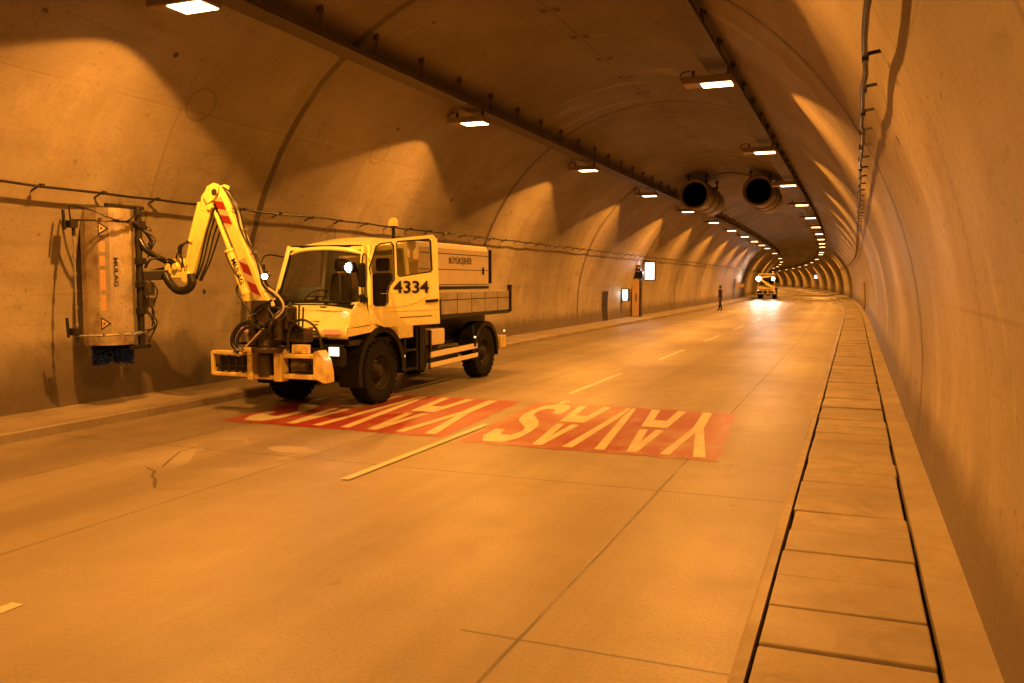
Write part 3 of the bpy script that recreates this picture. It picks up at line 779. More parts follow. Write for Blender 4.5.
    for x in (-.45,.25):
        m = MB(); m.tube([(x,-.50,1.64),(x+.12,-.50,1.655),(x+.30,-.47,1.685),(x+.52,-.47,1.70)], .011, 6); m.box((x-.03,-.54,1.60),(x+.03,-.46,1.655)); m.build('wiper', M['black'], r)
    m = MB(); m.box((-.80,-.60,1.595),(.80,-.47,1.632)); m.build('cowl', M['black'], r, .01)
    # left side window wall (closed door)
    out = [(-.27,1.31),(-.27,1.72),(-.08,2.56),(1.0,2.62),(1.0,1.31)]
    hol = [[(-.18,1.78),(-.02,2.48),(.88,2.54),(.92,1.92),(.3,1.88),(.05,1.72)]]
    d = plate('door', out, hol, .05, lambda u,v,d: V((-(half(v)-.03)+d,u,v)), Y, r, .01)
    m = MB(); m.add([V((-(half(v)-.03),u,v)) for u,v in hol[0]], [tuple(range(len(hol[0])))]); m.build('window', M['glass'], d)
    # grille, indicators, headlights, bumper
    for k in range(5):
        z = 1.20+.045*k; m = MB()
        y = (-1.215 if z < 1.25 else (-1.215+(z-1.25)*.9 if z < 1.30 else -1.17+(z-1.30)*1.25))
        for x0_, x1_ in ((.24,.56-.02*k),(-.50+.02*k,-.10)): m.box((x0_,y-.006,z-.009),(x1_,y+.03,z+.009))
        m.build('grille_slot', M['black'], cab)
    m = MB(); m.lathe([(0,0),(.06,0),(.075,.015),(.075,.02)], (.10,-1.225,1.235), (0,1,0), 20); m.build('emblem', M['galv'], cab)
    m = MB(); m.box((-.93,-1.20,.70),(.93,-.98,.985)); m.build('bumper', M['black'], r, .04)
    for sd in (-1,1):
        m = MB(); m.box((sd*.78-.13,-1.235,1.20),(sd*.78+.13,-1.12,1.275), Matrix.Translation((sd*.78,-1.17,0)) @ Matrix.Rotation(sd*R(16),4,'Z') @ Matrix.Translation((-sd*.78,1.19,0)))
        m.build('indicator', M['amber'], r, .012)
        m = MB(); m.box((sd*.80-.15,-1.22,.85),(sd*.80+.15,-1.10,1.04)); h = m.build('headlight', M['black'], r, .01)
        m = MB(); m.box((sd*.85-.085,-1.235,.88),(sd*.85+.085,-1.215,1.01)); m.build('lens', M['headlight'] if (sd > 0 or not near) else M['galv'], h)
    for sd in (-1,1):
        m = MB(); m.bar((sd*(hf(1.30)+.006),-.99,1.275),(sd*(hf(1.30)+.006),-.30,1.30),.006,.012); m.build('panel_gap', M['black'], cab)
        m = MB(); m.box((sd*.93-.012,-.62,1.19),(sd*.93+.016,-.54,1.22)); m.build('side_repeater', M['amber'], r)
    m = MB(); m.box((-.70,-1.232,1.128),(.72,-1.20,1.155)); m.build('grille_strip', M['black'], cab)
    m = MB(); m.bar((-.74,-.80,1.535),(.74,-.80,1.535),.01,.012); m.build('hood_gap', M['black'], cab)
    for x in (-.3,.3):
        m = MB(); m.box((x-.05,-.70,1.563),(x+.05,-.62,1.60)); m.build('hood_latch', M['black'], cab)
    # mirrors
    for sd in (-1,1):
        m = MB(); m.tube([(sd*.80,-.20,2.40),(sd*.93,-.50,2.42),(sd*.96,-.60,2.2),(sd*.95,-.58,1.80),(sd*.88,-.40,1.64)], .013, 6, 3); q = m.build('mirror_arm', M['black'], r)
        m = MB(); mt = Matrix.Translation((sd*.96,-.60,0)) @ Matrix.Rotation(-sd*R(35),4,'Z'); m.box((-.075,-.04,1.90),(.075,.04,2.28),mt); m.box((-.07,-.035,1.66),(.07,.035,1.80),mt); m.build('mirror', M['black'], q, .03)
    # steps, exhaust, boxes between the axles
    m = MB(); m.box((.62,.78,.42),(.93,.84,1.25)); m.box((.62,1.22,.42),(.93,1.27,1.25))
    for z in (.45,.78): m.box((.66,.80,z),(.93,1.24,z+.04))
    m.build('step', M['black'], r, .01)
    m = MB(); m.box((.55,1.40,.40),(.90,1.62,1.30)); m.cyl((.80,1.66,.35),(.80,1.66,1.25),.05,10); m.build('air_filter', M['black'], r, .03)
    m = MB(); m.box((.45,1.80,.82),(.92,2.36,1.12)); m.build('tool_box', M['tank'], r, .03)
    m = MB(); m.box((.40,1.75,.48),(.82,3.2,.80)); m.build('fuel_tank', M['steel'], r, .06)
    for x_, y_, z_ in ((.955,.72,.72),(.97,3.62,.87),(.99,5.12,.92)):
        m = MB(); m.cyl((x_-.02,y_,z_),(x_+.012,y_,z_),.02,10); m.build('side_marker', M['marker'], r)
    # side guard rails
    m = MB(); m.bar((.94,1.72,.66),(.94,3.78,.69),.03,.105); m.bar((.94,1.72,.47),(.94,3.80,.50),.03,.085)
    m.build('side_guard', M['guard'], r, .008)
    m = MB()
    for y in (1.76,3.62): m.box((.88,y,.40),(.922,y+.05,1.1))
    m.build('guard_post', M['steel'], r)
    # flatbed
    m = MB(); m.box((-1.0,2.05,1.30),(1.0,5.42,1.375)); m.box((-.45,2.1,.97),(-.3,5.3,1.30)); m.box((.3,2.1,.97),(.45,5.3,1.30)); m.build('flatbed', M['steel'], r, .008)
    for sd in (-1,1):
        m = MB(); y0 = 2.08
        for k in range(5):
            ya, yb = y0+.66*k, y0+.66*(k+1)-.035
            for z0, z1 in ((1.38,1.635),(1.652,1.79)): m.box((sd*.99-.018,ya,z0),(sd*.99+.018,yb,z1))
        m.build('dropside', M['alu'], r, .006)
        m = MB(); m.box((sd*.975-.006,2.1,1.376),(sd*.975+.006,5.36,1.78)); m.build('dropside_lining', M['black'], r)
        m = MB(); m.box((sd*.99-.04,5.38,1.33),(sd*.99+.04,5.45,1.92)); m.build('corner_post', M['black'], r)
    m = MB(); m.box((-.98,5.40,1.38),(.98,5.44,1.79)); m.build('tailgate', M['alu'], r, .006)
    m = MB(); m.box((.70,4.98,.55),(.96,5.30,.82)); m.build('tail_lamp_box', M['frame'], r, .02)
    # water tank body
    m = MB(); xh = .80
    sec = [(-xh,1.40),(xh,1.40),(xh,2.62),(xh-.05,2.72),(-xh+.05,2.72),(-xh,2.62)]
    m.prism([V((x,1.55,z)) for x,z in sec],[V((x,4.70,z)) for x,z in sec]); tk = m.build('water_tank', M['tank'], r, .025)
    m = MB()
    for z in (1.93,2.22,2.52):
        m.box((xh-.005,1.58,z-.007),(xh+.004,4.67,z+.007))
    m.box((xh-.01,1.56,1.84),(xh+.006,4.69,1.90))
    m.build('seam', M['steel'], tk)
    m = MB(); m.box((xh-.02,4.74,1.95),(xh+.03,4.79,2.66)); m.box((xh-.0,4.36,2.13),(xh+.03,4.40,2.28)); m.build('latch_bar', M['black'], tk)
    # beacon
    m = MB(); m.cyl((.62,.98,2.66),(.62,.98,2.92),.03,8); m.cyl((.62,.98,2.92),(.62,.98,2.95),.075,16); b = m.build('beacon', M['black'], r)
    m = MB(); m.lathe([(.08,0),(.084,.06),(.068,.11),(.03,.14),(0,.145)], (.62,.98,2.95), (0,0,1), 16); m.build('beacon_lens', M['beacon'], b)
    # right door: open on the working truck, closed on the far one
    ang = R(33) if near else R(0)
    H = V((.86,-.25,0)); e = V((math.sin(ang), math.cos(ang), 0)); n_ = V((math.cos(ang), -math.sin(ang), 0))
    def dm(u, v, d): return H+e*u+n_*(d-(max(0,v-1.45)*.06))+V((0,0,v))
    L = 1.3 if near else 1.2
    out = [(0,1.33),(0,1.95),(.03,2.20),(.12,2.56),(.18,2.62),(.42,2.68),(L-.08,2.775),(L,2.70),(L,1.285),(.28,1.255),(.16,1.30)]
    w1 = [(.035,2.21),(.075,1.64),(.11,1.60),(.29,1.60),(.34,1.66),(.345,1.82),(.38,1.92),(.47,2.02),(.478,2.58),(.44,2.625),(.24,2.60),(.16,2.55)]
    w2 = [(.535,2.10),(.53,2.62),(.56,2.645),(L-.16,2.70),(L-.13,2.67),(L-.12,2.19),(L-.15,2.155),(.56,2.075)]
    d = plate('door', out, [w1, w2], .05, dm, Y, r, .01)
    for w in (w1, w2):
        m = MB(); m.tube([dm(u,v,.02) for u,v in w]+[dm(*w[0],.02)], .012, 6); q = m.build('window_seal', M['black'], d)
        m = MB(); m.add([dm(u,v,0) for u,v in w], [tuple(range(len(w)))]); m.build('window', M['glass'], d)
    m = MB(); c = [dm(L-.27,1.665,.03), dm(L-.03,1.68,.03)]; m.bar(c[0], c[1], .05, .045); m.build('handle', M['black'], d, .01)
    m = MB()
    for pq in (((.30,1.50),(L-.01,1.53)), ((.22,1.80),(.75,1.79))):
        if near: m.bar(dm(*pq[0],.0255), dm(*pq[1],.0255), .004, .006)
    if near:
        m.tube([dm(.05,1.56,.025),dm(.5,1.58,.025),(dm(.8,1.63,.025)),dm(1.05,1.75,.025),dm(1.12,1.95,.025)], .004, 5, 4)
        m.build('door_crease', M['frame'], d)
        text('door_number', '4334', dm(.44,1.80,.027), e, (0,0,1), .205, M['ink'], d, .66, .024)
        text('door_lettering', 'UNIMOG', V((.935,-.02,1.395)), (0,1,0), (0,0,1), .05, M['ink'], cab, .24, .0)
        text('tank_lettering', 'BÜYÜKŞEHİR', V((.803,2.78,2.30)), (0,1,0), (0,0,1), .20, M['ink'], tk, 1.05, .012)
        m = MB(); m.bar(dm(.55,1.405,.0255), dm(1.15,1.425,.0255), .004, .010); m.build('door_lettering_line', M['ink'], d)
        m = MB(); m.bar(dm(.01,1.70,-.02), H+V((-.03,-.03,1.70)), .05, .08); m.build('hinge', M['black'], d)
    return r, cab

TL = Vector((-8.06, 12.0, 0))
truck, cab = build_truck(TL, 0, True)
tag(truck, 'near yellow washing truck, door 4334 open, its boom holding a brush head to the wall', 'truck')
def W(x, y, z): return Vector((x, y, z))-TL

# carrier frame in front of the near truck
def carrier(r):
    Y0, Y1 = -1.70, -1.57; V = Vector
    m = MB()
    m.box((-1.04,Y0,.885),(-.42,Y1,.945)); m.box((-1.02,Y0,.56),(-.36,Y1,.615)); m.box((-1.06,Y0,.57),(-1.01,Y1,.925))
    m.box((-.36,Y0-.02,.52),(-.27,Y1+.02,.93)); m.box((.14,Y0-.04,.52),(.27,Y1+.02,1.0)); m.box((-.46,Y0-.02,.935),(.30,Y1+.02,1.0))
    m.box((.28,Y0,.87),(.86,Y1,.935)); m.box((.28,Y0,.565),(.98,Y1,.635)); m.box((-.26,Y0+.02,.535),(.13,Y1,.60))
    f = m.build('carrier_frame', M['frame'], r, .012)
    m = MB(); m.prism([V((.82,Y0-.03,z)) if False else V((x,Y0-.05,z)) for x,z in ((.84,.60),(.84,.98),(.93,1.0),(1.02,.86),(1.06,.66),(1.06,.53),(1.0,.53))],
                      [V((x,Y1+.03,z)) for x,z in ((.84,.60),(.84,.98),(.93,1.0),(1.02,.86),(1.06,.66),(1.06,.53),(1.0,.53))]); m.build('end_plate', M['frame'], f, .012)
    m = MB()
    for x in (-.88,-.74,-.60,-.48): m.box((x-.012,Y0+.03,.62),(x+.012,Y0+.06,.88))
    m.box((-1.01,Y0+.05,.70),(-.36,Y0+.08,.725)); m.box((-.98,Y1-.03,.64),(-.40,Y1,.86)); m.build('grid_bars', M['steel'], f)
    m = MB(); m.cyl((-.08,-1.62,.58),(-.08,-1.62,.90),.12,16); m.box((.34,-1.60,.64),(.78,-1.35,.86)); m.cyl((.45,-1.70,.75),(.7,-1.70,.75),.06,12)
    m.build('hydraulic_motor', M['greasy'], f, .01)
    m = MB(); m.box((-.6,-1.5,.66),(-.4,-.9,.84)); m.box((.4,-1.5,.66),(.6,-.9,.84)); m.build('mounting_arm', M['steel'], f)
    m = MB(); m.box((.42,Y0+.02,.94),(.68,Y1,1.07)); m.box((.48,Y0-.01,.97),(.60,Y0+.02,1.04)); m.build('valve_box', M['frame'], f, .01)
    return f
car = carrier(truck)
AY = 10.25
# slewing base
m = MB(); m.lathe([(.0,.95),(.26,.95),(.26,1.03),(.17,1.05),(.16,1.32),(.22,1.34),(.22,1.40),(0,1.40)], W(-8.02,AY+.05,0), (0,0,1), 24)
m.box(W(-8.18,AY-.16,1.38), W(-7.84,AY-.11,1.72)); m.box(W(-8.18,AY+.15,1.38), W(-7.84,AY+.20,1.72)); m.cyl(W(-8.0,AY-.2,1.62), W(-8.0,AY+.24,1.62), .06, 12)
m.box(W(-7.84,AY-.05,1.30), W(-7.62,AY+.2,1.62)); m.cyl(W(-7.74,AY-.1,1.15), W(-7.74,AY-.1,1.45), .07, 12)
m.box(W(-8.28,AY-.1,1.06), W(-8.15,AY+.14,1.30))
base = m.build('slewing_base', M['greasy'], truck, .012)
random.seed(11)
for k in range(11):
    a = random.uniform(0, 6.28); p0 = W(-7.98+.2*math.cos(a), AY-.1+.18*math.sin(a), 1.05+random.uniform(0,.2))
    p2 = W(-7.93+random.uniform(-.14,.3), AY-.14+random.uniform(-.05,.2), 1.58+random.uniform(-.1,.15))
    p1 = (p0+p2)/2+Vector((random.uniform(-.22,.34), random.uniform(-.2,.05), random.uniform(-.1,.16)))
    m = MB(); m.tube([p0,p1,p2], random.choice((.014,.018,.022)), 7, 8); m.build('hose', M['hose'], base)
for pts, rad, mt in (([(-8.06,1.40),(-8.30,1.38),(-8.46,1.24),(-8.50,1.08),(-8.40,.96)], .035, 'hose'), ([(-8.0,1.34),(-8.24,1.32),(-8.38,1.20),(-8.41,1.06),(-8.33,.98)], .026, 'hose'),
                     ([(-7.84,1.90),(-7.68,1.80),(-7.58,1.66),(-7.62,1.54),(-7.82,1.40),(-8.05,1.22),(-8.26,1.04)], .014, 'palehose'),
                     ([(-7.52,1.0),(-7.50,1.26),(-7.40,1.41),(-7.24,1.45),(-7.08,1.38),(-6.98,1.24),(-6.94,1.04)], .018, 'hose')):
    m = MB(); m.tube([W(x,AY-.18,z) for x,z in pts], rad, 8, 5); m.build('hose', M[mt], base)
for p, q in (((-8.52,.99),(-8.30,1.0)), ((-8.48,.96),(-8.36,.90))):
    m = MB(); m.bar(W(p[0],AY-.19,p[1]), W(q[0],AY-.19,q[1]), .04, .03); m.build('hose_clamp', M['rod'], base)
# control cluster between boom and cab
m = MB()
for k in range(5):
    x = -7.78+.07*k; m.bar(W(x,AY+.15,1.25), W(x+.06,AY+.1,1.62+.04*(k%2)), .025, .025)
m.box(W(-7.86,AY+.12,1.10), W(-7.46,AY+.36,1.30))
m.build('valve_block', M['greasy'], truck, .008)
for k in range(7):
    p0 = W(-7.80+.06*k, AY+.1, 1.30); p2 = W(-7.5-.05*k, AY+.25, 1.02); p1 = (p0+p2)/2+Vector((.1+.02*k,-.14,.24-.02*k))
    m = MB(); m.tube([p0,p1,p2], .016, 7, 6); m.build('hose', M['hose'], base)
# main boom: box girder from the base to the elbow
A, B = Vector((-8.02,AY,1.62)), Vector((-8.82,AY,3.31))
d = (B-A).normalized(); nrm = Vector((d.z,0,-d.x))          # to upper right
def bp(t, w, y): return A+(B-A)*t+nrm*w+Vector((0,y,0))-TL
def bsec(t, w0, w1, y): return [bp(t,w0,-y), bp(t,w1,-y), bp(t,w1,y), bp(t,w0,y)]
m = MB()
ts = [(-.02,-.08,.10,.08),(.10,-.085,.115,.09),(.80,-.08,.105,.09),(1.0,-.07,.09,.08),(1.05,-.05,.07,.08)]
for a_, b_ in zip(ts, ts[1:]): m.hexa(bsec(a_[0],a_[1],a_[2],a_[3]), bsec(b_[0],b_[1],b_[2],b_[3]))
boom = m.build('main_boom', M['boom'], truck, .012)
m = MB()
for t in (.0,1.0): m.cyl(bp(t,0,-.13), bp(t,0,.13), .05, 14)
m.build('pivot_pin', M['greasy'], boom)
def stripe(t0, t1, n, w0, w1):
    m = MB()
    m.add([bp(t0,w0,-.0935), bp(t1,w0,-.0935), bp(t1,w1,-.0935), bp(t0,w1,-.0935)], [(0,1,2,3)])
    m.build('hazard_panel', M['stripe_white'], boom)
    for k in range(n):
        a_, b_ = t0+(t1-t0)*(k+.02)/n, t0+(t1-t0)*(k+.58)/n; sk = (t1-t0)/n*.4
        m = MB(); m.add([bp(a_,w1,-.096), bp(b_,w1,-.096), bp(b_+sk,w0,-.096), bp(a_+sk,w0,-.096)], [(0,1,2,3)])
        m.build('hazard_stripe', M['stripe_red'], boom)
stripe(.70,.95,2,-.076,.06); stripe(.08,.42,2,-.076,.05)
# boom cylinder
c0, c1, c2 = Vector((-8.36,AY-.02,1.80)), Vector((-8.64,AY-.02,2.44)), Vector((-8.93,AY-.02,3.10))
m = MB(); m.cyl(c0-TL, c1-TL, .075, 16); m.cyl(c1-TL-(c1-c0)*.03, c1-TL+(c1-c0)*.03, .09, 16); m.box(c0-TL-Vector((.05,.06,.1)), c0-TL+Vector((.09,.06,.04))); cy = m.build('boom_cylinder', M['boom'], truck, .006)
m = MB(); m.cyl(c1-TL, c2-TL, .035, 12); m.cyl(c2-TL-Vector((0,.1,0)), c2-TL+Vector((0,.1,0)), .045, 10); m.build('piston_rod', M['boom'], cy)
dd = (c0-c1).normalized()
text('boom_lettering', 'MULAG', c1-TL+dd*.16+Vector((.012,-.077,.015)), dd, Vector((-dd.z,0,dd.x)), .085, M['ink'], cy, .40, .02)
m = MB(); m.tube([W(-8.42,AY-.06,2.0),W(-8.47,AY-.10,1.86),W(-8.34,AY-.12,1.70),W(-8.18,AY-.14,1.52)], .018, 7, 5); m.tube([W(-8.60,AY-.08,2.48),W(-8.66,AY-.1,2.42),W(-8.55,AY-.1,2.2),W(-8.44,AY-.09,2.05)], .011, 6, 4); m.build('hose', M['hose'], cy)
# hoses over the back of the boom, with clips
for off, rad, mt in ((.16,.016,'hose'),(.20,.016,'hose'),(.185,.011,'palehose')):
    m = MB(); pts = [bp(.03,off-.02,-.02+off)]+[bp(.15+.1*k, off+.03*math.sin(k*1.3+off*30), -.05+.1*(off-.16)) for k in range(8)]+[bp(.97,off-.04,0), bp(1.06,.02,0)]
    m.tube(pts, rad, 7, 3); m.build('hose', M[mt], boom)
for t in (.22,.42,.62,.82):
    m = MB(); m.bar(bp(t,.13,-.05), bp(t,.24,-.05), .02, .03); m.build('hose_clip', M['galv'], boom)
m = MB(); m.cyl(bp(.22,.24,-.02), bp(.20,.26,-.12), .055, 14); wl = m.build('work_light', M['black'], boom)
m = MB(); m.lathe([(0,.012),(.035,.01),(.045,0)], bp(.20,.26,-.12), (.35,-1,-.1), 14); m.build('lens', M['worklight'], wl)
# stick
A2, B2 = Vector((-8.91,AY,3.34)), Vector((-9.40,AY,2.05)); d2 = (B2-A2).normalized(); n2 = Vector((-d2.z,0,d2.x))
def sp(t, w, y): return A2+(B2-A2)*t+n2*w+Vector((0,y,0))-TL
m = MB()
for a_, b_ in zip([(-.05,-.06,.14,.09),(.10,-.14,.10,.10),(.25,-.12,.09,.09)], [(.10,-.14,.10,.10),(.25,-.12,.09,.09),(1.0,-.06,.07,.075)]):
    q = lambda s_: [sp(s_[0],s_[1],-s_[3]), sp(s_[0],s_[2],-s_[3]), sp(s_[0],s_[2],s_[3]), sp(s_[0],s_[1],s_[3])]
    m.hexa(q(a_), q(b_))
# elbow cheek plates tying both booms
for y in (-.125,.105):
    out = [(-8.74,3.42),(-8.84,3.45),(-8.96,3.40),(-9.04,3.25),(-8.97,3.14),(-8.84,3.20),(-8.76,3.30)]
    m.prism([W(x,AY+y,z) for x,z in out],[W(x,AY+y+.02,z) for x,z in out])
stick = m.build('stick_boom', M['boom'], truck, .012)
m = MB(); m.cyl(sp(.18,-.17,-.03), sp(.62,-.16,-.03), .05, 14); m.cyl(sp(.60,-.16,-.03), sp(.88,-.13,-.03), .028, 10); m.build('stick_cylinder', M['boom'], stick)
random.seed(5)
for k in range(5):
    w = .10+.028*k; m = MB()
    pts = [sp(.02,.10,-.02+.03*k), sp(.2,w+.02,-.06+.03*k), sp(.45,w+random.uniform(-.02,.02),-.06+.03*k), sp(.75,w+random.uniform(-.01,.03),-.05+.02*k), sp(.98,w+.01,-.04)]
    m.tube(pts, .014, 7, 4); m.build('hose', M['hose'] if k != 2 else M['galv'], stick)
m = MB()
for k in range(3): m.tube([sp(.62,-.2,-.06+.05*k), sp(.72,-.24-.03*k,-.1), sp(.86,-.2,-.06), sp(.97,-.1,-.04)], .012, 6, 5)
m.build('hose', M['hose'], stick)
# big lagged hose loop below the knuckle
m = MB(); m.tube([W(-9.30,AY-.12,2.10),W(-9.27,AY-.14,1.96),W(-9.36,AY-.15,1.87),W(-9.54,AY-.15,1.86),W(-9.70,AY-.14,1.97),W(-9.80,AY-.12,2.10)], .062, 10, 5); m.build('hose', M['hose'], stick)
m = MB(); m.bar(W(-9.50,AY,2.12), W(-9.86,AY,2.21), .15, .15); m.cyl(W(-9.42,AY-.11,2.06), W(-9.42,AY+.11,2.06), .085, 16); m.box(W(-9.66,AY-.09,2.16), W(-9.52,AY+.08,2.34)); m.cyl(W(-9.62,AY-.12,2.22), W(-9.62,AY+.12,2.22), .05, 12); m.box(W(-9.74,AY-.08,2.04), W(-9.46,AY+.08,2.12))
kn = m.build('knuckle', M['boom'], truck, .012)
m = MB(); m.tube([W(-9.50,AY-.1,2.2),W(-9.44,AY-.14,2.34),W(-9.52,AY-.14,2.42),W(-9.6,AY-.1,2.34)], .013, 6, 4); m.build('hose', M['hose'], kn)
# ---- brush head
HC = Vector((-10.27, 9.40, 0)); tt, nn = Vector((0,1,0)), Vector((1,0,0))
def hp(t, n, z): return HC+tt*t+nn*n+Vector((0,0,z))-TL
Z0, Z1 = 1.06, 3.06
secp = [(-.30,-.26),(-.34,-.12),(-.32,.09),(-.23,.22),(-.08,.295),(.10,.295),(.24,.21),(.30,.09),(.30,-.18)]
m = MB()
secp = [(a_+.15, b_) for a_, b_ in secp]
n_ = len(secp); inn = [(.15+(t-.15)*.93,n*.93-.01) for t,n in secp]
for i in range(n_-1):
    (a0_,a1_),(b0_,b1_) = secp[i], secp[i+1]; (c0_,c1_),(e0_,e1_) = inn[i], inn[i+1]
    m.hexa([hp(a0_,a1_,Z0),hp(b0_,b1_,Z0),hp(e0_,e1_,Z0),hp(c0_,c1_,Z0)],[hp(a0_,a1_,Z1),hp(b0_,b1_,Z1),hp(e0_,e1_,Z1),hp(c0_,c1_,Z1)])
m.prism([hp(.15+(t-.15)*.99,n*.99,Z1-.03) for t,n in secp],[hp(.15+(t-.15)*.99,n*.99,Z1-.005) for t,n in secp])
head = m.build('brush_head', M['shell'], truck)
m = MB(); m.cyl(hp(.15,-.02,.86), hp(.15,-.02,3.0), .09, 12)
random.seed(21)
for k in range(1500):
    z = .84+random.random()**1.0*.36 if k < 1000 else 1.2+random.random()*1.8
    a = random.uniform(0,6.283); rr = random.uniform(.25,.30); dz = -random.uniform(.02,.10)
    p = hp(.15+.05*math.cos(a), -.02+.05*math.sin(a), z); q = hp(.15+rr*math.cos(a), -.02+rr*math.sin(a), z+dz)
    s_ = Vector((-math.sin(a), math.cos(a), 0))*.011; w_ = Vector((0,0,.009))
    m.add([p-s_*.5,p+s_*.5,q+s_,q-s_], [(0,1,2,3)]); m.add([p-w_*.5,p+w_*.5,q+w_,q-w_], [(0,1,2,3)])
m.build('brush', M['bristle'], head, recalc=False)
m = MB(); m.bar(hp(-.10,.2,3.10), hp(.62,.16,3.10), .08, .05); m.bar(hp(-.1,.1,.99), hp(.62,.16,.99), .07, .05) if False else m.bar(hp(.22,.2,1.0), hp(.64,.2,1.01), .08, .06)
m.cyl(hp(.47,.22,1.0), hp(.47,.22,3.12), .05, 12); m.cyl(hp(.56,.16,1.2), hp(.56,.16,2.9), .022, 8)
for z in (1.55,1.95,2.3,2.85): m.box(hp(.47,.22,z)-Vector((.075,.075,.05)), hp(.47,.22,z)+Vector((.075,.075,.05)))
m.build('mast', M['steel'], head, .008)
for z, sag in ((2.86,0),(1.22,.0)):
    pts = [hp(-.52,-.02,z), hp(-.44,.14,z-.0), hp(-.30,.30,z), hp(-.08,.39,z), hp(.14,.39,z), hp(.34,.30,z), hp(.5,.24,z)]
    m = MB(); m.tube(pts, .016, 8, 3)
    for p in pts[2:]: m.box(p-Vector((.022,.022,.022)), p+Vector((.022,.022,.03)))
    m.build('spray_bar', M['greasy'] if z > 2 else M['galv'], head)
m = MB(); m.tube([hp(-.50,0,3.06), hp(-.36,.22,3.0), hp(-.14,.40,2.88), hp(.06,.42,2.87), hp(.3,.34,2.97), hp(.46,.26,3.0)], .012, 7, 5); m.tube([hp(-.50,0,3.06), hp(-.53,-.02,3.04), hp(-.52,-.02,2.86)], .012, 7, 3); m.build('hose', M['hose'], head)
for z in (2.80,1.28):
    m = MB(); m.box(hp(-.58,-.1,z-.05), hp(-.46,.06,z+.05)); m.bar(hp(-.60,-.04,z-.08), hp(-.62,-.04,z+.20), .04, .03); m.cyl(hp(-.49,0,z-.16), hp(-.49,0,z+.02), .026, 8); m.build('nozzle_bracket', M['steel'], head, .006)
m = MB(); m.cyl(hp(-.49,0,1.22), hp(-.49,0,2.72), .013, 8)
for k in range(6): m.cyl(hp(-.49,0,1.36+.24*k), hp(-.49,0,1.40+.24*k), .024, 8)
m.build('spray_pipe', M['galv'], head)
m = MB()
for t_,z in ((.52,2.82),(.60,2.80)): m.lathe([(.04,0),(.05,.01),(.06,0),(.05,-.01)], hp(t_+.06,.22,z), (0,1,1), 14, closed=True)
m.bar(hp(.45,.24,2.84), hp(.62,.22,2.82), .025, .025); m.bar(hp(.40,.26,1.24), hp(.72,.2,1.26), .025, .025); m.bar(hp(.48,.24,1.16), hp(.66,.3,1.30), .02, .02)
m.build('lever', M['greasy'], head)
m = MB(); m.cyl(hp(.56,.30,1.78), hp(.56,.30,1.98), .085, 14); m.box(hp(.50,.24,1.60), hp(.62,.36,1.75)); m.cyl(hp(.52,.28,1.5), hp(.52,.28,1.62), .03, 8); m.build('hydraulic_motor', M['greasy'], head, .01)
random.seed(17)
for k in range(12):
    z = random.choice((1.6,1.8,2.1,2.5,2.8)); m = MB()
    p = hp(.50,.24,z); q = hp(.56+random.uniform(-.06,.06),.28+random.uniform(0,.1),z-random.uniform(.25,.55)); mid = (p+q)/2+Vector((random.uniform(.02,.14),random.uniform(-.02,.1),0))
    m.tube([p,mid,q], .011, 6, 6); m.build('hose', M['hose'], head)
for pts, rad in (([hp(.47,.24,2.62), hp(.52,.34,2.45), W(-9.86,AY-.03,2.30), W(-9.68,AY-.05,2.22)], .045), ([hp(.48,.26,2.1), W(-9.96,AY-.02,2.18), W(-9.80,AY-.05,2.2)], .03), ([hp(.50,.3,2.2), hp(.53,.40,2.33), W(-9.78,AY-.1,2.34), W(-9.62,AY-.08,2.28)], .02)):
    m = MB(); m.tube(pts, rad, 9, 5); m.build('hose', M['hose'], head)
m = MB(); m.bar(hp(.50,.24,2.08), W(-9.80,AY,2.10), .12, .15); m.build('head_link', M['steel'], head, .012)
# stickers and lettering on the hood, read along the head
def fp(i, f, z, off=.004):                                   # point on facet i of the hood
    (a0_,a1_),(b0_,b1_) = secp[i], secp[i+1]; t, n = a0_+(b0_-a0_)*f, a1_+(b1_-a1_)*f
    nv = Vector((-(b1_-a1_),(b0_-a0_))); nv = nv.normalized()
    q = hp(t, n, z); e_ = (tt*(b0_-a0_)+nn*(b1_-a1_)).normalized(); up = Vector((0,0,1)); no = e_.cross(up)
    no = no if no.dot(hp(.15+(t-.15)*2,n*2,z)-q) > 0 else -no
    return q+no*off, e_
q, e_ = fp(3, .30, 2.34); text('head_lettering', 'MULAG', q, (0,0,-1), e_, .06, M['blueink'], head, .42, .03)
for z_, up_ in ((2.66,-1),(1.28,1)):
    zc_ = z_+.10
    tri = [fp(2,.08,zc_-.10,.004)[0], fp(2,.08,zc_+.10,.004)[0], fp(2,.98,zc_,.004)[0]]; mid = sum(tri, Vector())/3
    m = MB(); m.add(tri, [(0,1,2)]); ws_ = m.build('warning_sign', M['ink'], head)
    no = (fp(2,.5,zc_,.01)[0]-fp(2,.5,zc_,.0)[0]).normalized()
    m = MB(); m.add([mid+(q-mid)*.66+no*.003 for q in tri], [(0,1,2)]); m.build('warning_face', M['warn'], ws_)
    m = MB(); m.add([mid+(q-mid)*.25+no*.005 for q in tri], [(0,1,2)]); m.build('warning_mark', M['ink'], ws_)
for z0_, z1_ in ((1.56,1.80),(1.86,2.16),(2.22,2.36),(2.42,2.58)):
    m = MB(); m.add([fp(2,.12,z0_,.003)[0], fp(2,.62,z0_,.003)[0], fp(2,.62,z1_,.003)[0], fp(2,.12,z1_,.003)[0]], [(0,1,2,3)]); m.build('worn_sticker', M['orange_ink'], head)

# real lamps of the truck
light('headlight_beam', 'SPOT', W(-7.02,10.66,.94), (1,.88,.7), 5, truck, W(-6.0,4,.2), .05, R(60), .6)
light('beacon_glow', 'POINT', W(-7.44,12.98,3.03), (1,.3,.03), 14, truck, size=.06)
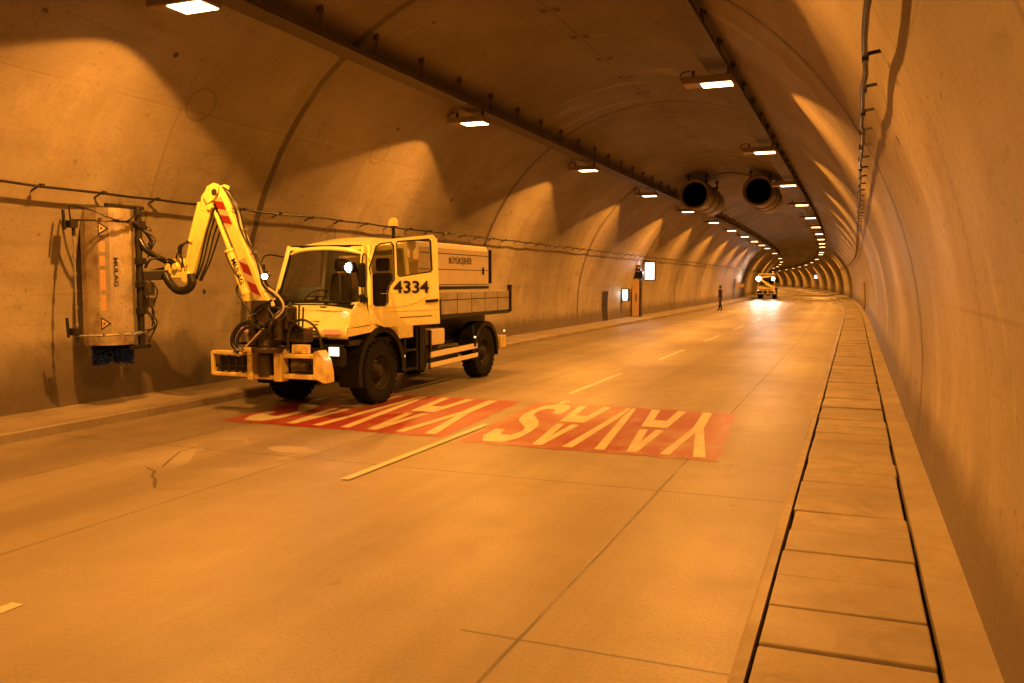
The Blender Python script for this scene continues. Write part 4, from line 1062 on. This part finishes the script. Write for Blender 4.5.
# lit disc added behind the windscreen, standing in for a reflection on it
m = MB(); m.cyl(W(-7.53,11.86,2.22), W(-7.56,11.78,2.22), .085, 16); m.bar(W(-7.5,11.9,2.2), W(-7.45,12.0,1.62), .03, .03); cl = m.build('reflection_disc', M['black'], truck)
m = MB(); m.lathe([(0,.016),(.055,.012),(.078,0)], W(-7.56,11.775,2.22), (.4,-.9,0), 16); m.build('lens', M['worklight'], cl)

# ------------------------------------------------------------------ the far truck
sF = 99.0; aF = path(sF)[1]
ft, fcab = build_truck(P(-3.05, sF+1.2, 0), aF, False)
tag(ft, 'far yellow truck with two dazzling front work lamps and folded boom, beyond the walking person', 'truck')
carrier(ft)
m = MB(); m.bar((-.75,-1.55,2.25),(.65,-1.60,1.35),.22,.22,(0,1,0)); m.build('main_boom', M['boom'], ft, .02)
m = MB(); m.bar((-.75,-1.55,2.30),(.4,-1.45,2.55),.18,.18,(0,1,0)); m.bar((-.9,-1.4,2.78),(.9,-1.4,2.78),.10,.12); m.bar((-.85,-1.4,1.7),(-.85,-1.4,2.8),.07,.07); m.build('stick_boom', M['boom'], ft, .02)
m = MB(); m.bar((-.9,-1.7,1.15),(.9,-1.7,1.15),.18,.18); m.build('front_beam', M['frame'], ft)
for x in (-.82,.74):
    rr = .24 if x < 0 else .17
    m = MB(); m.cyl((x,-1.62,2.25),(x,-1.50,2.25),rr,16); q = m.build('work_light', M['black'], ft)
    m = MB(); m.lathe([(0,-.02),(rr*.7,-.015),(rr*.95,0)], (x,-1.63,2.25), (0,1,0), 18); m.build('lens', M['farlight'], q)
    light('work_light_beam', 'SPOT', (x,-1.70,2.25), (1,.90,.74), 3400, ft, (x+1.4,-26,0), .12, R(15), .9)
for x in (-.78,.78): light('headlight_beam', 'SPOT', (x,-1.85,.95), (1,.9,.75), 60, ft, (x+.8,-9,.0), .1, R(50), .8)

# ------------------------------------------------------------------ person
def person(loc, rz):
    J = {}
    me = bpy.data.meshes.new('person'); bm = bmesh.new(); vs = []; rad = []
    def v(x,y,z,r,p=None):
        q = bm.verts.new((x,y,z)); vs.append(q); rad.append(r)
        if p is not None: bm.edges.new((vs[p],q))
        return len(vs)-1
    pel = v(0,0,.93,(.14,.11)); wa = v(0,.0,1.08,(.13,.10),pel); ch = v(0,.01,1.28,(.16,.115),wa); nb = v(0,.0,1.42,(.085,.075),ch)
    nk = v(0,-.01,1.48,(.055,.058),nb); hd = v(0,-.03,1.56,(.072,.088),nk); ht = v(0,-.02,1.64,(.07,.085),hd)
    for sd, st in ((-1,1),(1,-1)):
        hp_ = v(sd*.09,0,.88,(.09,.095),pel); kn_ = v(sd*.10,-.08*st+.01,.50,(.068,.075),hp_); an = v(sd*.10,-.15*st+(.06 if st<0 else .0),.10,(.052,.056),kn_)
        to = v(sd*.11,-.15*st+(.06 if st<0 else .0)-.15,.045,(.042,.032),an)
        sh = v(sd*.18,0,1.37,(.06,.06),ch); el = v(sd*.23,.10*st*-1+.06,1.10,(.043,.043),sh); wr = v(sd*.24,.0+.16*st*-1-.04,.88,(.028,.03),el); pm = v(sd*.24,-.05-.18*st,.81,(.022,.036),wr)
        for k in range(4): f1 = v(sd*.235,-.09-.18*st+.022*k+.01,.765,(.009,.009),pm); v(sd*.225,-.085-.18*st+.022*k+.01,.725+.008*abs(k-1),(.008,.008),f1)
        th_ = v(sd*.22,-.10-.18*st,.80,(.010,.010),pm); v(sd*.21,-.115-.18*st,.77,(.009,.009),th_)
    bm.to_mesh(me); bm.free()
    o = bpy.data.objects.new('person', me); col.objects.link(o)
    md = o.modifiers.new('skin','SKIN'); md.use_smooth_shade = True
    for i, r_ in enumerate(rad): me.skin_vertices[0].data[i].radius = r_
    me.skin_vertices[0].data[0].use_root = True
    o.modifiers.new('sub','SUBSURF').levels = 1
    ev = bpy.data.meshes.new_from_object(o.evaluated_get(bpy.context.evaluated_depsgraph_get()))
    bpy.data.objects.remove(o)
    for n_ in ('skin','shirt','trousers','shoes'): ev.materials.append(M[n_])
    for p in ev.polygons:
        z = p.center.z; x = abs(p.center.x)
        p.material_index = 3 if z < .11 else (0 if (z > 1.45 or (x > .18 and z < .90)) else (2 if z < .95 and x < .19 else 1))
        p.use_smooth = True
    o = bpy.data.objects.new('person', ev); col.objects.link(o); o.location = loc; o.rotation_euler = (0,0,rz)
    m = MB(); m.lathe([(0,.115),(.05,.105),(.082,.06),(.092,.01),(.085,-.04)], (0,.005,1.60), (0,.25,1), 16); m.build('hair', M['hair'], o)
    m = MB(); m.hexa([Vector(q) for q in ((-.012,-.105,1.555),(.012,-.105,1.555),(.012,-.13,1.555),(-.012,-.13,1.555))],[Vector(q) for q in ((-.006,-.105,1.60),(.006,-.105,1.60),(.006,-.113,1.60),(-.006,-.113,1.60))]); m.build('nose', M['skin'], o)
    for sd in (-1,1):
        m = MB(); m.lathe([(0,.012),(.02,.008),(.03,0)], (sd*.075,-.01,1.565), (sd,0,0), 10); m.build('ear', M['skin'], o)
        m = MB(); m.lathe([(0,.006),(.008,.004),(.011,0)], (sd*.03,-.108,1.59), (0,-1,0), 8); m.build('eye', M['ink'], o)
    return o
pe = person((-8.32,57.9,0), R(-115))
tag(pe, 'person in dark clothes walking across the road beside the left wall', 'person')

# ------------------------------------------------------------------ wall fittings on the left
def wallframe(s_, side=-1):                                   # local frame: +x towards the road, +y along the tunnel
    p = P(side*5.75, s_, 0); a = path(s_)[1]
    return p, a+(0 if side < 0 else math.pi)
def wx(z): return 5.75-halfw(z)                               # wall offset (positive = further in the road) at height z
def fitted(m, s_, y0, y1, z0, z1, dep, side=-1):              # slab hugging the curved wall
    n = 6
    for i in range(n):
        za, zb_ = z0+(z1-z0)*i/n, z0+(z1-z0)*(i+1)/n
        b = [Vector((wx(za)-.1,y0,za)),Vector((wx(za)+dep,y0,za)),Vector((wx(za)+dep,y1,za)),Vector((wx(za)-.1,y1,za))]
        t = [Vector((wx(zb_)-.1,y0,zb_)),Vector((wx(zb_)+dep,y0,zb_)),Vector((wx(zb_)+dep,y1,zb_)),Vector((wx(zb_)-.1,y1,zb_))]
        m.hexa(b, t)
def fit_root(name, s_, label, cat, group=None, side=-1):
    p, a = wallframe(s_, side); r = empty(name, p, a); tag(r, label, cat, group); return r
r = fit_root('wall_niche', 38.5, 'dark narrow niche in the left wall, nearer than the lit emergency box', 'niche')
m = MB(); fitted(m, 0, -.50, .50, KH+.02, 1.52, .012); m.build('niche_shade', M['niche_shade'], r)  # flat dark panel on the wall stands in for the niche's shaded depth
m = MB(); fitted(m, 0, -.56, -.50, KH+.02, 1.56, .025); fitted(m, 0, .50, .56, KH+.02, 1.56, .025); fitted(m, 0, -.50, .50, 1.52, 1.58, .025); m.build('frame', M['walk'], r)
r = fit_root('emergency_box', 41.7, 'small box with pale cyan lit face on the left wall beside the orange cabinet', 'emergency box')
m = MB(); m.box((wx(1.3)-.05,-.2,1.0),(.34,.2,1.62)); m.build('case', M['black'], r, .02)
m = MB(); m.box((.03,-.206,1.12),(.32,-.2,1.58)); m.build('lit_panel', M['signcyan'], r)
m = MB(); m.box((.05,-.209,1.03),(.30,-.2,1.09)); m.build('label_strip', M['signwhite'], r)
light('box_light', 'AREA', (.25,-.25,1.35), (.5,1,.95), 3, r, (.25,-2,.6))
r = fit_root('emergency_cabinet', 43.8, 'tall orange emergency cabinet standing against the left wall under dark boxes', 'cabinet')
m = MB(); m.box((.0,-.25,KH),(.44,.25,2.12)); m.build('body', M['black'], r, .02)
m = MB(); m.box((.03,-.262,KH+.03),(.40,-.25,2.09)); m.build('front_panel', M['orange_panel'], r)
m = MB(); m.box((.22,-.27,.95),(.27,-.262,1.35)); m.build('pictogram', M['ink'], r)
m = MB(); m.box((.05,-.2,2.14),(.55,.22,2.50)); m.box((.15,-.24,2.52),(.45,.1,2.82)); m.build('control_box', M['black'], r, .02)
m = MB(); m.box((-.02,-.30,2.25),(.10,-.24,2.75)); m.box((.15,-.30,2.84),(.42,-.24,3.08)); m.build('edge_lit_panel', M['lilac'], r)
m = MB(); m.lathe([(0,.01),(.05,.0)], (.36,-.245,2.68), (0,-1,0), 12); m.build('pilot_lamp', M['amber'], r)
SX = .42
r = fit_root('lit_sign', 44.6, 'white backlit sign projecting from the left wall above the orange cabinet', 'sign')
m = MB(); m.box((.86-SX,-.08,2.02),(1.44-SX,.08,3.02)); m.build('case', M['black'], r, .02)
m = MB(); m.box((.90-SX,-.09,2.07),(1.40-SX,-.08,2.97)); m.build('lit_face', M['signwhite'], r)
m = MB(); m.lathe([(0,0),(.055,0)], (1.20-SX,-.0935,2.80), (0,-1,0), 14)
for p, q in (((1.18,2.72),(1.12,2.50)),((1.12,2.50),(1.22,2.36)),((1.22,2.36),(1.17,2.2)),((1.12,2.5),(1.04,2.36)),((1.17,2.68),(1.28,2.58)),((1.16,2.66),(1.05,2.6))): m.bar((p[0]-SX,-.0925,p[1]),(q[0]-SX,-.0925,q[1]),.045,.003,(0,1,0))
m.build('running_figure', M['signblue'], r)
m = MB(); m.bar((.0,0,2.95),(.9-SX,0,2.95),.05,.05); m.bar((.1,0,2.15),(.9-SX,0,2.15),.04,.04); m.build('bracket', M['steel'], r)
light('sign_light', 'AREA', (1.15-SX,-.15,2.5), (.9,.93,1), 5, r, (1.15-SX,-4,1.5))
r = fit_root('service_door', 90.0, 'dark blue door in the left wall before the far truck', 'door')
m = MB(); fitted(m, 0, -1.0, 1.0, KH+.02, 2.22, .03); m.build('leaf', M['doorblue'], r)
m = MB(); fitted(m, 0, -1.1, -1.0, KH+.02, 2.3, .07); fitted(m, 0, 1.0, 1.1, KH+.02, 2.3, .07); fitted(m, 0, -1.0, 1.0, 2.22, 2.32, .07); m.build('frame', M['walk'], r)
m = MB(); m.box((wx(1.2)+.03,.7,1.1),(wx(1.2)+.09,.85,1.14)); m.build('handle', M['galv'], r)
r = fit_root('wall_sign', 91.8, 'small yellow sign on the left wall just past the dark blue door', 'sign')
m = MB(); m.box((.0,-.04,1.35),(.9,.04,1.7)); m.build('panel', M['orange_panel'], r); m = MB(); m.bar((0,.06,1.5),(.5,.06,1.5),.05,.05); m.build('bracket', M['steel'], r)
# far things on the right wall
r = fit_root('lit_sign', 200, 'small bright lit sign on the right wall far down the bend', 'sign', side=1)
m = MB(); m.box((.0,-.08,2.5),(.95,.08,3.35)); m.build('case', M['black'], r); m = MB(); m.box((.05,.08,2.55),(.92,.09,3.3)); m.build('lit_face', M['signwhite'], r)
for s_, w_ in ((255,'nearest'),(282,'middle'),(312,'farthest')):
    r = fit_root('wall_niche', s_, '%s of three tiny dark niches in the right wall at the far bend' % w_, 'niche', 'dark niches in the far right wall', side=1)
    m = MB(); fitted(m, 0, -2.0, 2.0, KH+.02, 2.2, .05); m.build('niche_shade', M['niche_shade'], r)
r = fit_root('hydrant_niche', 58, 'dark framed hydrant niche low in the right wall, halfway to the bend', 'niche', side=1)
m = MB(); fitted(m, 0, -.35, .35, KH+.02, 1.9, .015); m.build('niche_shade', M['niche_shade'], r)
m = MB(); fitted(m, 0, -.45, -.35, KH+.02, 1.95, .07); fitted(m, 0, .35, .45, KH+.02, 1.95, .07); m.build('frame', M['walk'], r)

# ------------------------------------------------------------------ world, camera, output
w = bpy.data.worlds.new('World'); sc.world = w; w.use_nodes = True
w.node_tree.nodes['Background'].inputs[0].default_value = (.5,.2,.05,1); w.node_tree.nodes['Background'].inputs[1].default_value = .0
cd = bpy.data.cameras.new('camera'); co = bpy.data.objects.new('camera', cd); col.objects.link(co)
F, VX, VY = 850.0, 855.0, 281.0
ph = math.atan((341.5-VY)/F); th = math.atan((VX-512)*math.cos(ph)/F)
co.location = (0,0,2.0); co.rotation_euler = (math.pi/2-ph, 0, th)
cd.sensor_width = 36; cd.lens = F/1024*36; cd.clip_end = 2000; cd.clip_start = .05
sc.camera = co
vs = sc.view_settings; vs.view_transform = 'Standard'; vs.look = 'None'; vs.exposure = 0; vs.gamma = 1
c = sc.cycles
c.max_bounces = 8; c.diffuse_bounces = 5; c.glossy_bounces = 3; c.transparent_max_bounces = 12; c.sample_clamp_indirect = 6
c.caustics_reflective = False; c.caustics_refractive = False; c.use_denoising = True
try: c.use_light_tree = True
except Exception: pass
